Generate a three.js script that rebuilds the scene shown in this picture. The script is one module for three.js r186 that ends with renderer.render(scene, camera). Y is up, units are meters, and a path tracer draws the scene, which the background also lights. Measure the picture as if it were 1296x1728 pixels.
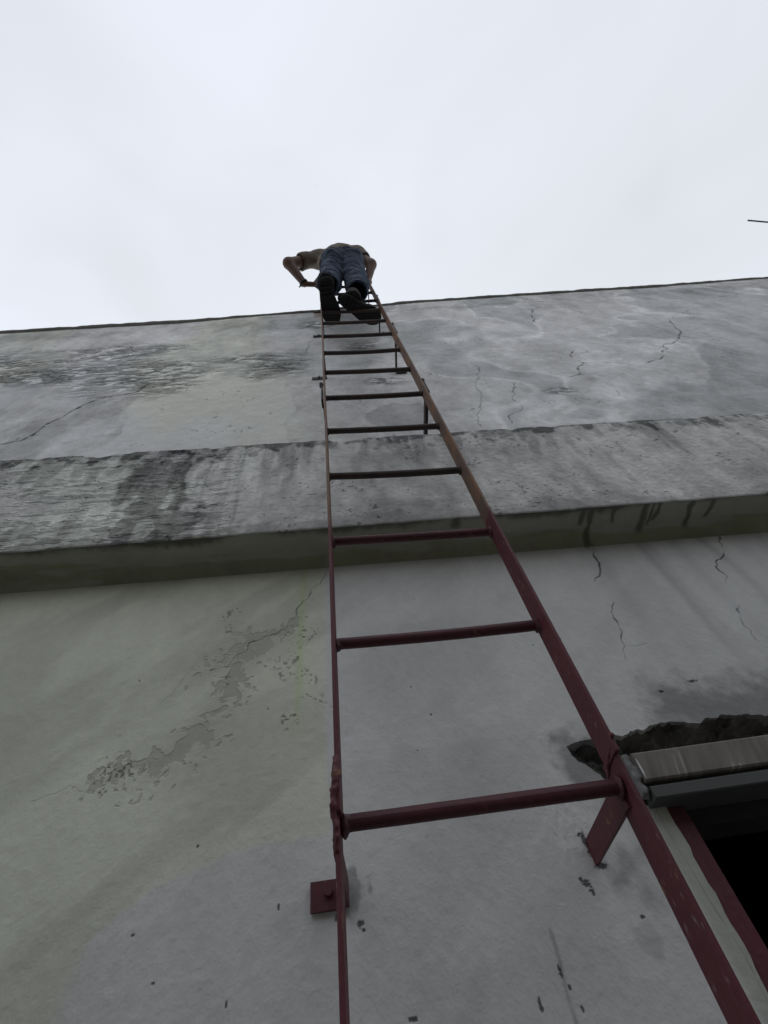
import * as THREE from 'three';
import { mergeGeometries, mergeVertices } from 'three/addons/utils/BufferGeometryUtils.js';

// ---------------------------------------------------------------- camera, sky, sun, exposure
const scene = new THREE.Scene();
const camera = new THREE.PerspectiveCamera(94.4, 768 / 1024, 0.02, 1500);
camera.position.set(0, 1.5, 0.9);
camera.up.set(0.0936, 0.5641, 0.8204);
camera.lookAt(0.0756, 1.5 + 0.8176, 0.9 - 0.5708);

const sunDir = new THREE.Vector3(0.15, 0.8, -0.6).normalize();
const SKY = 0.965;
const sun = new THREE.DirectionalLight(0xfff4e6, 0.5);
sun.position.copy(sunDir).multiplyScalar(40);
sun.castShadow = true;
sun.shadow.radius = 40;
sun.shadow.mapSize.set(2048, 2048);
Object.assign(sun.shadow.camera, { left: -12, right: 12, top: 12, bottom: -12, near: 1, far: 80 });
scene.add(sun);

const renderer = new THREE.WebGLRenderer({ antialias: true });
renderer.setSize(768, 1024);
renderer.toneMapping = THREE.LinearToneMapping;
renderer.toneMappingExposure = 1.09;
renderer.shadowMap.enabled = true;

// ---------------------------------------------------------------- noise
let seedState = 1234567;
function rnd() { seedState = (Math.imul(seedState, 1664525) + 1013904223) >>> 0; return seedState / 4294967296; }
const LAT = new Float32Array(65536);
for (let i = 0; i < 65536; i++) LAT[i] = rnd();
function vn(x, y) {
  const xi = Math.floor(x), yi = Math.floor(y), fx = x - xi, fy = y - yi;
  const u = fx * fx * (3 - 2 * fx), v = fy * fy * (3 - 2 * fy);
  const a = (xi & 255) << 8, b = ((xi + 1) & 255) << 8, c = yi & 255, d = (yi + 1) & 255;
  const p = LAT[a | c], q = LAT[b | c], r = LAT[a | d], s = LAT[b | d];
  return (p + (q - p) * u) * (1 - v) + (r + (s - r) * u) * v;
}
function fbm(x, y, o) { let s = 0, a = 0.5, t = 0; for (let i = 0; i < o; i++) { s += a * vn(x, y); t += a; a *= 0.5; x = x * 2.03 + 17.3; y = y * 2.03 + 9.1; } return s / t; }
function vn3(x, y, z) { const k = Math.floor(z), f = z - k, u = f * f * (3 - 2 * f); return vn(x + k * 37.1, y + k * 11.7) * (1 - u) + vn(x + (k + 1) * 37.1, y + (k + 1) * 11.7) * u; }
const clamp = (v, a = 0, b = 1) => v < a ? a : v > b ? b : v;
const ss = (a, b, v) => { const t = clamp((v - a) / (b - a)); return t * t * (3 - 2 * t); };
const mix = (a, b, t) => a + (b - a) * t;
function segDist(x, y, ax, ay, bx, by) { const dx = bx - ax, dy = by - ay, t = clamp(((x - ax) * dx + (y - ay) * dy) / (dx * dx + dy * dy + 1e-9)); return Math.hypot(x - ax - t * dx, y - ay - t * dy); }
function lineDist(x, y, pts) { let m = 1e9; for (let i = 1; i < pts.length; i++) { const d = segDist(x, y, pts[i - 1][0], pts[i - 1][1], pts[i][0], pts[i][1]); if (d < m) m = d; } return m; }
const toS = (l) => { l = clamp(l); return 255 * (l <= 0.0031308 ? 12.92 * l : 1.055 * Math.pow(l, 1 / 2.4) - 0.055); };

// ---------------------------------------------------------------- the overcast sky
{
  const w = 1024, h = 512, data = new Float32Array(w * h * 4);
  for (let j = 0; j < h; j++) for (let i = 0; i < w; i++) {
    const el = ((j + 0.5) / h - 0.5) * Math.PI, az = ((i + 0.5) / w - 0.5) * 2 * Math.PI;
    const dx = Math.cos(el) * Math.cos(az), dy = Math.sin(el), dz = Math.cos(el) * Math.sin(az);
    const k = 1 / (Math.abs(dy) + 0.25);                      // a flat cloud layer seen from below
    const cx = dx * k * 1.7 + 2.3, cz = dz * k * 1.7 + 0.4;
    const warp = fbm(cx * 0.8 + 40, cz * 0.8 + 11, 3);
    const c = fbm(cx + warp * 1.5 + 5, cz + warp * 1.2 + 80, 5) - 0.5;
    const toSun = Math.max(0, dx * sunDir.x + dy * sunDir.y + dz * sunDir.z);
    let L = 0.735 + 0.125 * Math.pow(toSun, 2.0) + 0.36 * c;
    L *= SKY;
    const tint = 0.5 + c;                                         // thicker cloud is a little greyer
    const o = (j * w + i) * 4;
    data[o] = L * mix(0.965, 0.945, tint); data[o + 1] = L; data[o + 2] = L * mix(1.05, 1.13, tint); data[o + 3] = 1;
  }
  const t = new THREE.DataTexture(data, w, h, THREE.RGBAFormat, THREE.FloatType);
  t.mapping = THREE.EquirectangularReflectionMapping;
  t.magFilter = THREE.LinearFilter; t.minFilter = THREE.LinearFilter; t.needsUpdate = true;
  scene.background = t; scene.environment = t;
}

// ---------------------------------------------------------------- helpers for things and textures
const taken = {};
function numbered(n) { const k = taken[n] = (taken[n] ?? -1) + 1; return k ? n + '_' + String(k).padStart(3, '0') : n; }
function mesh(name, geo, mat, parent) { const m = new THREE.Mesh(geo, mat); m.name = name; m.castShadow = m.receiveShadow = true; parent.add(m); return m; }
function thing(name, label, category, group) {
  const g = new THREE.Group(); g.name = numbered(name); g.userData = { label, category };
  if (group) g.userData.group = group;
  scene.add(g); return g;
}
function box(x0, x1, y0, y1, z0, z1) { const g = new THREE.BoxGeometry(x1 - x0, y1 - y0, z1 - z0); g.translate((x0 + x1) / 2, (y0 + y1) / 2, (z0 + z1) / 2); return g; }
function texture(data, w, h, srgb) {
  const t = new THREE.DataTexture(data, w, h, THREE.RGBAFormat);
  t.wrapS = t.wrapT = THREE.MirroredRepeatWrapping; t.magFilter = THREE.LinearFilter; t.minFilter = THREE.LinearFilter;
  if (srgb) t.colorSpace = THREE.SRGBColorSpace;
  t.needsUpdate = true; return t;
}
// paints colour (linear) and height (0..1) over a rectangle given in metres
function paint(w, h, x0, y0, x1, y1, fn) {
  const a = new Uint8Array(w * h * 4), b = new Uint8Array(w * h * 4), o = { r: 0, g: 0, b: 0, h: 0.5 };
  const LUT = new Uint8Array(4096); for (let i = 0; i < 4096; i++) LUT[i] = toS(i / 4095);
  for (let j = 0; j < h; j++) for (let i = 0; i < w; i++) {
    fn(x0 + (i + 0.5) / w * (x1 - x0), y0 + (j + 0.5) / h * (y1 - y0), o, j * w + i);
    const k = (j * w + i) * 4;
    a[k] = LUT[clamp(o.r) * 4095 | 0]; a[k + 1] = LUT[clamp(o.g) * 4095 | 0]; a[k + 2] = LUT[clamp(o.b) * 4095 | 0]; a[k + 3] = 255;
    b[k] = b[k + 1] = b[k + 2] = clamp(o.h) * 255; b[k + 3] = 255;
  }
  return { map: texture(a, w, h, true), bump: texture(b, w, h, false) };
}
// a mask of jagged crack lines, in metres
function crackMask(w, h, x0, y0, x1, y1, list) {
  const m = new Float32Array(w * h), sx = w / (x1 - x0), sy = h / (y1 - y0);
  const stamp = (x, y, r, s) => {
    const px = (x - x0) * sx, py = (y - y0) * sy, R = Math.max(r * sx, 0.55);
    for (let j = Math.floor(py - R - 1); j <= py + R + 1; j++) for (let i = Math.floor(px - R - 1); i <= px + R + 1; i++) {
      if (i < 0 || j < 0 || i >= w || j >= h) continue;
      const v = s * clamp(R + 0.5 - Math.hypot(i + 0.5 - px, j + 0.5 - py)); const k = j * w + i; if (v > m[k]) m[k] = v;
    }
  };
  for (const { pts, r = 0.002, s = 1, jit = 0.25, gaps = 0 } of list) {
    let p = pts.map((q) => q.slice());
    for (let it = 0; it < 5; it++) {
      const n = [p[0]];
      for (let i = 1; i < p.length; i++) {
        const [ax, ay] = p[i - 1], [bx, by] = p[i], L = Math.hypot(bx - ax, by - ay), q = (rnd() - 0.5) * L * jit * 2;
        n.push([(ax + bx) / 2 - (by - ay) / (L + 1e-6) * q * 0.6, (ay + by) / 2 + (bx - ax) / (L + 1e-6) * q * 0.6], [bx, by]);
      }
      p = n;
    }
    let run = 0;
    for (let i = 1; i < p.length; i++) {
      const [ax, ay] = p[i - 1], [bx, by] = p[i], L = Math.hypot(bx - ax, by - ay), n = Math.max(1, Math.ceil(L * sx * 1.5));
      for (let k = 0; k < n; k++) {
        const t = k / n; run += L / n;
        const wv = vn(run * 55 + ax * 7, ay * 9), keep = gaps ? ss(gaps - 0.1, gaps + 0.1, vn(run * 12 + 50, ax)) : 1;
        stamp(mix(ax, bx, t), mix(ay, by, t), r * (0.1 + 0.85 * wv), s * (0.4 + 0.6 * wv) * keep);
      }
    }
  }
  return m;
}
function planarUV(geo, x0, y0, x1, y1, ax = 'x', ay = 'y') {
  const p = geo.attributes.position, uv = new Float32Array(p.count * 2), get = { x: 'getX', y: 'getY', z: 'getZ' };
  for (let i = 0; i < p.count; i++) { uv[2 * i] = (p[get[ax]](i) - x0) / (x1 - x0); uv[2 * i + 1] = (p[get[ay]](i) - y0) / (y1 - y0); }
  geo.setAttribute('uv', new THREE.BufferAttribute(uv, 2)); return geo;
}
// a profile swept along x: rows(x) gives [y, z] pairs
function sweep(x0, x1, n, rows, closed) {
  const pos = [], idx = []; let m = 0;
  for (let i = 0; i <= n; i++) { const x = x0 + (x1 - x0) * i / n, r = rows(x); m = r.length; for (const [y, z] of r) pos.push(x, y, z); }
  for (let i = 0; i < n; i++) for (let k = 0; k < (closed ? m : m - 1); k++) {
    const a = i * m + k, b = i * m + (k + 1) % m, c = a + m, d = b + m; idx.push(a, c, b, b, c, d);
  }
  const g = new THREE.BufferGeometry(); g.setAttribute('position', new THREE.Float32BufferAttribute(pos, 3)); g.setIndex(idx); g.computeVertexNormals(); return g;
}
function polyY(pts, x) {
  if (x <= pts[0][0]) return pts[0][1];
  for (let i = 1; i < pts.length; i++) if (x <= pts[i][0]) { const t = (x - pts[i - 1][0]) / (pts[i][0] - pts[i - 1][0]); return mix(pts[i - 1][1], pts[i][1], t); }
  return pts[pts.length - 1][1];
}

// ---------------------------------------------------------------- surfaces from distance fields
function nets(sdf, mn, mx, h) {
  const nx = Math.ceil((mx[0] - mn[0]) / h) + 1, ny = Math.ceil((mx[1] - mn[1]) / h) + 1, nz = Math.ceil((mx[2] - mn[2]) / h) + 1, F = new Float32Array(nx * ny * nz);
  const I = (i, j, k) => (k * ny + j) * nx + i;
  for (let k = 0; k < nz; k++) for (let j = 0; j < ny; j++) for (let i = 0; i < nx; i++) F[I(i, j, k)] = sdf(mn[0] + i * h, mn[1] + j * h, mn[2] + k * h);
  const V = new Int32Array(nx * ny * nz).fill(-1), pos = [], idx = [];
  for (let k = 0; k < nz - 1; k++) for (let j = 0; j < ny - 1; j++) for (let i = 0; i < nx - 1; i++) {
    let sx = 0, sy = 0, sz = 0, n = 0;
    const E = (a, b, c, d, e, f) => { const p = F[I(i + a, j + b, k + c)], q = F[I(i + d, j + e, k + f)]; if ((p < 0) !== (q < 0)) { const t = p / (p - q); sx += a + (d - a) * t; sy += b + (e - b) * t; sz += c + (f - c) * t; n++; } };
    for (let u = 0; u < 2; u++) for (let v = 0; v < 2; v++) { E(0, u, v, 1, u, v); E(u, 0, v, u, 1, v); E(u, v, 0, u, v, 1); }
    if (n) { V[I(i, j, k)] = pos.length / 3; pos.push(mn[0] + (i + sx / n) * h, mn[1] + (j + sy / n) * h, mn[2] + (k + sz / n) * h); }
  }
  const quad = (a, b, c, d, flip) => { if (a < 0 || b < 0 || c < 0 || d < 0) return; flip ? idx.push(a, c, b, a, d, c) : idx.push(a, b, c, a, c, d); };
  for (let k = 1; k < nz - 1; k++) for (let j = 1; j < ny - 1; j++) for (let i = 1; i < nx - 1; i++) {
    const f = F[I(i, j, k)] < 0;
    if (f !== F[I(i + 1, j, k)] < 0) quad(V[I(i, j - 1, k - 1)], V[I(i, j, k - 1)], V[I(i, j, k)], V[I(i, j - 1, k)], !f);
    if (f !== F[I(i, j + 1, k)] < 0) quad(V[I(i - 1, j, k - 1)], V[I(i - 1, j, k)], V[I(i, j, k)], V[I(i, j, k - 1)], !f);
    if (f !== F[I(i, j, k + 1)] < 0) quad(V[I(i - 1, j - 1, k)], V[I(i, j - 1, k)], V[I(i, j, k)], V[I(i - 1, j, k)], !f);
  }
  const g = new THREE.BufferGeometry(); g.setAttribute('position', new THREE.Float32BufferAttribute(pos, 3)); g.setIndex(idx); g.computeVertexNormals();
  const uv = new Float32Array(pos.length / 3 * 2); for (let i = 0; i < pos.length / 3; i++) { uv[2 * i] = pos[3 * i] + pos[3 * i + 2]; uv[2 * i + 1] = pos[3 * i + 1]; } g.setAttribute('uv', new THREE.BufferAttribute(uv, 2));
  return g;
}
const smin = (a, b, k) => { const h = Math.max(k - Math.abs(a - b), 0) / k; return Math.min(a, b) - h * h * k * 0.25; };
function cap(x, y, z, a, b, r0, r1) {
  const dx = b[0] - a[0], dy = b[1] - a[1], dz = b[2] - a[2], t = clamp(((x - a[0]) * dx + (y - a[1]) * dy + (z - a[2]) * dz) / (dx * dx + dy * dy + dz * dz + 1e-9));
  return Math.hypot(x - a[0] - t * dx, y - a[1] - t * dy, z - a[2] - t * dz) - mix(r0, r1, t);
}
function ell(x, y, z, c, r) { const k0 = Math.hypot((x - c[0]) / r[0], (y - c[1]) / r[1], (z - c[2]) / r[2]), k1 = Math.hypot((x - c[0]) / (r[0] * r[0]), (y - c[1]) / (r[1] * r[1]), (z - c[2]) / (r[2] * r[2])); return k0 * (k0 - 1) / (k1 + 1e-9); }

// ---------------------------------------------------------------- heights of the facade's lines (metres above the ground)
const XL = -7, XR = 8;
const ledgeY = (x) => 2.569 - 0.0315 * clamp(x, -2.5, 2.5);
const stepY = (x) => 3.12 - 0.0425 * clamp(x, -2.5, 2.5);
const ROOF = [[-7, 5.83], [-2.67, 5.825], [-1.26, 5.815], [-0.58, 5.85], [-0.05, 5.90], [0.5, 5.99], [0.9, 6.03], [1.67, 6.06], [2.46, 6.06], [2.93, 6.065], [3.67, 6.11], [4.29, 6.15], [8, 6.2]];
const roofY = (x) => polyY(ROOF, x);

// ---------------------------------------------------------------- plaster textures
const LOW = [-1.0, 1.45, 1.6, 2.65], BAND = [-1.6, 2.45, 2.0, 3.25], UP = [-3.2, 3.05, 5.0, 6.25], SOF = [-1.6, -0.02, 2.0, 0.14];

function lowerPlaster() {
  const [x0, y0, x1, y1] = LOW, w = 2048, h = 1024;
  const cracks = crackMask(w, h, x0, y0, x1, y1, [
    { pts: [[-0.078, 2.521], [-0.095, 2.475], [-0.119, 2.46], [-0.126, 2.423], [-0.149, 2.4], [-0.155, 2.363], [-0.173, 2.35], [-0.176, 2.327], [-0.232, 2.307], [-0.266, 2.294], [-0.27, 2.268], [-0.296, 2.254], [-0.306, 2.23], [-0.345, 2.225]], r: 0.0018, s: 0.85 },
    { pts: [[-0.383, 2.25], [-0.401, 2.212], [-0.417, 2.169], [-0.438, 2.153]], r: 0.0008, s: 0.5 },
    { pts: [[0.698, 2.593], [0.68, 2.536], [0.68, 2.517], [0.7, 2.491], [0.689, 2.445], [0.678, 2.412], [0.665, 2.39], [0.64, 2.37]], r: 0.0034, s: 1 },
    { pts: [[0.65, 2.289], [0.635, 2.266], [0.628, 2.228], [0.62, 2.192], [0.608, 2.158], [0.591, 2.122]], r: 0.0022, s: 0.9, gaps: 0.3 },
    { pts: [[1.091, 2.499], [1.062, 2.448], [1.029, 2.405], [1.003, 2.391], [0.991, 2.376], [0.996, 2.336], [0.973, 2.312]], r: 0.0028, s: 0.95 },
    { pts: [[0.953, 2.239], [0.929, 2.203], [0.92, 2.157], [0.91, 2.132], [0.921, 2.108]], r: 0.002, s: 0.85, gaps: 0.25 },
    { pts: [[0.612, 2.16], [0.64, 2.155], [0.66, 2.158]], r: 0.001, s: 0.6, gaps: 0.4 },
    { pts: [[0.478, 1.83], [0.482, 1.74], [0.487, 1.66], [0.487, 1.5]], r: 0.0012, s: 0.35, jit: 0.05 },
    { pts: [[-0.62, 1.98], [-0.56, 2.0], [-0.5, 1.985]], r: 0.0008, s: 0.4 },
  ]);
  const peel = [[-0.169, 2.336], [-0.253, 2.301], [-0.293, 2.189], [-0.303, 2.132], [-0.334, 2.069], [-0.364, 2.046], [-0.404, 2.025], [-0.435, 2.018], [-0.482, 2.013]];
  const peel2 = [[-0.295, 2.298], [-0.342, 2.244], [-0.363, 2.214]];
  const blobs = [[-0.342, 2.066, 0.034], [-0.41, 2.022, 0.03], [-0.3, 2.12, 0.018], [-0.245, 2.3, 0.02], [-0.365, 2.045, 0.022]];
  const pits = [[-0.153, 2.305, 0.04], [-0.143, 2.215, 0.05], [-0.11, 2.28, 0.05], [-0.103, 2.193, 0.05], [-0.096, 2.117, 0.05], [-0.19, 2.206, 0.05], [-0.324, 2.399, 0.035], [-0.309, 2.347, 0.03], [-0.482, 2.013, 0.06], [-0.157, 2.077, 0.03], [-0.28, 2.19, 0.04], [-0.45, 2.03, 0.04]];
  const marks = [[0.335, 1.796, 0.0035, 0.012], [0.338, 1.782, 0.004, 0.008], [0.346, 1.757, 0.009, 0.004], [0.33, 1.803, 0.003, 0.003], [0.231, 1.648, 0.0022, 0.006], [0.192, 1.621, 0.0022, 0.007], [0.023, 1.628, 0.006, 0.0022], [-0.039, 1.733, 0.0055, 0.0045], [-0.034, 1.726, 0.002, 0.002], [0.312, 1.738, 0.006, 0.005], [0.317, 1.728, 0.004, 0.006], [0.306, 1.745, 0.003, 0.003], [-0.161, 1.769, 0.0014, 0.004], [-0.224, 1.672, 0.0014, 0.004], [-0.302, 1.869, 0.002, 0.002], [-0.374, 1.762, 0.002, 0.002], [-0.068, 1.738, 0.0022, 0.006], [-0.074, 1.745, 0.002, 0.004], [-0.064, 1.728, 0.0016, 0.005], [-0.329, 1.705, 0.002, 0.002], [0.40, 2.19, 0.002, 0.002], [0.375, 1.69, 0.003, 0.003], [0.62, 1.985 + 0.05, 0.004, 0.003], [0.7, 2.05, 0.01, 0.003], [0.245, 1.61, 0.0018, 0.0025], [0.237, 1.632, 0.0018, 0.0025], [0.41, 2.24, 0.003, 0.001], [0.47, 2.2, 0.004, 0.0015], [-0.5, 2.22, 0.0015, 0.003], [-0.205, 2.11, 0.0015, 0.003], [0.03, 2.25, 0.0015, 0.0015], [0.13, 2.05, 0.002, 0.003], [0.09, 1.98, 0.0015, 0.0015], [0.1, 2.12, 0.0015, 0.0015], [0.15, 2.38, 0.0015, 0.0015]];
  const lineY = [[-0.447, 1.757], [-0.365, 1.81], [-0.289, 1.836], [-0.186, 1.856], [-0.086, 1.866]];
  const streaks = [[0.69, 0.03, 0.22], [0.839, 0.014, 0.36], [0.868, 0.012, 0.16], [0.94, 0.02, 0.2], [1.038, 0.014, 0.3], [1.133, 0.03, 0.16], [0.76, 0.04, 0.12], [1.2, 0.03, 0.2], [0.58, 0.03, 0.08]];
  return paint(w, h, x0, y0, x1, y1, (x, y, o, k) => {
    const big = fbm(x * 2.4 + 3, y * 2.4 + 8, 4), mid = fbm(x * 11 + 1, y * 9, 4), fine = fbm(x * 70, y * 70, 3), grain = vn(x * 420, y * 420), drift = fbm(x * 16 + y * 3, y * 2.2 + 30, 3);
    // two coats of paint: green-grey on the left, plain grey between the rails and in the patch below
    const edge = (mid - 0.5) * 0.035;
    const inGrey = Math.max(ss(-0.006, 0.006, x + 0.084 + edge * 0.25), ss(-0.012, 0.012, polyY(lineY, x) - y + edge) * ss(-0.02, 0.02, x + 0.447 + edge * 2 - (1.757 - y) * 0.05));
    let r = mix(0.68, 0.65, inGrey), g = mix(0.70, 0.655, inGrey), b = mix(0.585, 0.635, inGrey);
    const strip = ss(0.455, 0.475, x + (mid - 0.5) * 0.02) * ss(1.84, 1.82, y) * ss(0.62, 0.58, x); r = mix(r, 0.47, strip); g = mix(g, 0.487, strip); b = mix(b, 0.425, strip);   // darker green-grey strip beside the frame
    let t = 1 + (big - 0.5) * 0.26 + (mid - 0.5) * 0.13 + (fine - 0.5) * 0.1 + (grain - 0.5) * 0.05 + (drift - 0.5) * 0.12;
    // wiped, dirty diagonal smears on the green coat
    const dg = fbm((x * 0.8 - y) * 7 + 12, (x + y * 0.8) * 2.2, 4); t *= 1 - 0.16 * ss(0.52, 0.7, dg) * (1 - inGrey * 0.55);
    let hgt = 0.5 + (fine - 0.5) * 0.22 + (mid - 0.5) * 0.3 + (grain - 0.5) * 0.05 + (big - 0.5) * 0.3;
    // green run beside the patch
    const run = Math.exp(-Math.pow((x + 0.142 + (mid - 0.5) * 0.006) / 0.009, 2)) * ss(2.0, 2.2, y) * (0.6 + 0.6 * mid) * 0.55;
    r *= 1 - run * 0.14; b *= 1 - run * 0.4;
    r *= t; g *= t; b *= t;
    // peeled paint
    if (x < 0 && y > 1.95 && y < 2.42) {
      const d = Math.min(lineDist(x, y, peel), lineDist(x, y, peel2) + 0.012); let bl = 0;
      for (const q of blobs) bl = Math.max(bl, 1 - Math.hypot(x - q[0], y - q[1]) / q[2]);
      const n = fbm(x * 38 + 5, y * 38, 4), n2 = fbm(x * 85 + 3, y * 70, 4) * 0.6 + n * 0.4, m = ss(0.0, 0.03, Math.max(n2 - 0.44 - d * 3.6, (bl > 0 ? bl * 0.42 + n2 - 0.6 : -1)));
      const pm = m * 0.8; r = mix(r, 0.5, pm); g = mix(g, 0.5, pm); b = mix(b, 0.42, pm); hgt -= m * 0.22;
      const halo = ss(0.07, 0.0, d) * (0.4 + n) * 0.1; r *= 1 - halo; g *= 1 - halo; b *= 1 - halo;
      let pv = 0; for (const q of pits) pv = Math.max(pv, 1 - Math.hypot(x - q[0], y - q[1]) / q[2]);
      if (pv > 0) { const sp = ss(0.66, 0.76, vn(x * 190, y * 150) * 0.65 + vn(x * 420 + 9, y * 330) * 0.35 + pv * 0.1) * ss(0, 0.5, pv) * ss(0.42, 0.6, fbm(x * 25 + 8, y * 20, 2)); r *= 1 - sp * 0.5; g *= 1 - sp * 0.5; b *= 1 - sp * 0.5; hgt -= sp * 0.3; }
    }
    // runs of dirt washed down from the ledge, right
    if (x > 0.45) {
      let s = 0; for (const [sx, sw, st] of streaks) { const q = (x - sx - (vn(y * 6, sx * 40) - 0.5) * 0.02) / sw; if (Math.abs(q) < 3) s += st * Math.exp(-q * q) * ss(1.95, 2.3, y + (drift - 0.5) * 0.25) * (0.45 + 0.5 * vn(x * 40, y * 6) + 0.25 * fine); }
      s = clamp(s * 0.75, 0, 0.5); r *= 1 - s; g *= 1 - s; b *= 1 - s * 0.95;
      const soot = ss(0.3, 0.85, fbm(x * 9 + 2, y * 13 + 4, 4) * 0.7 + fbm(x * 60, y * 60, 3) * 0.3 + 0.36 - Math.abs(y - 1.99) * 5.2 - ss(0.62, 0.5, x) * 0.5) * 0.55;
      r *= 1 - soot; g *= 1 - soot; b *= 1 - soot;
    }
    // grey cement smeared round the broken-out lintel and bracket
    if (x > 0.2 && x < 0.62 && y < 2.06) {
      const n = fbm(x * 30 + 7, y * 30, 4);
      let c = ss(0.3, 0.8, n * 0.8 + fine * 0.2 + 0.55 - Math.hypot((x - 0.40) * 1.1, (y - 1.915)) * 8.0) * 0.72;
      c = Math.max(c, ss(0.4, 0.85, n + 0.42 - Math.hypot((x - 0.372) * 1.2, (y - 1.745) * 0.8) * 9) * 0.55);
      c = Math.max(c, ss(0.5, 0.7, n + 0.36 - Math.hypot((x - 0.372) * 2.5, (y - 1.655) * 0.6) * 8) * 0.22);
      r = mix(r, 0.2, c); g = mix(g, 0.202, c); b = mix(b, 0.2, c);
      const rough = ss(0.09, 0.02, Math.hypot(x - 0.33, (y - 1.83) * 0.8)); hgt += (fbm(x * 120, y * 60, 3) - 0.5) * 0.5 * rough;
    }
    { // brushed smear behind the bolted tab, thin run lower down
      const n = fbm(x * 60, y * 40 + 3, 3);
      const c = ss(0.4, 0.75, n + 0.5 - Math.hypot((x + 0.047) * 1.6, (y - 1.775)) * 17) * 0.45; r *= 1 - c; g *= 1 - c; b *= 1 - c;
      const rn = Math.exp(-Math.pow((x - 0.2335 - (y - 1.65) * 0.02 - (vn(y * 50, 3) - 0.5) * 0.004) / 0.0028, 2)) * ss(1.7, 1.685, y) * (0.2 + 0.3 * vn(y * 60, 9)); r *= 1 - rn; g *= 1 - rn; b *= 1 - rn;
    }
    for (const q of marks) { const ex = (x - q[0]) / q[2], ey = (y - q[1]) / q[3]; if (ex * ex + ey * ey < 4) { const m = ss(1.25, 0.75, Math.hypot(ex, ey) + (vn(x * 500, y * 500) - 0.5) * 0.9 + (vn(x * 230, y * 230) - 0.5) * 0.6) * 0.8; r *= 1 - m; g *= 1 - m; b *= 1 - m; hgt -= m * 0.3; } }
    const cm = cracks[k]; if (cm > 0) { r *= 1 - cm * 0.85; g *= 1 - cm * 0.85; b *= 1 - cm * 0.84; hgt -= cm * 0.4; }
    o.r = r; o.g = g; o.b = b; o.h = hgt;
  });
}

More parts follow.
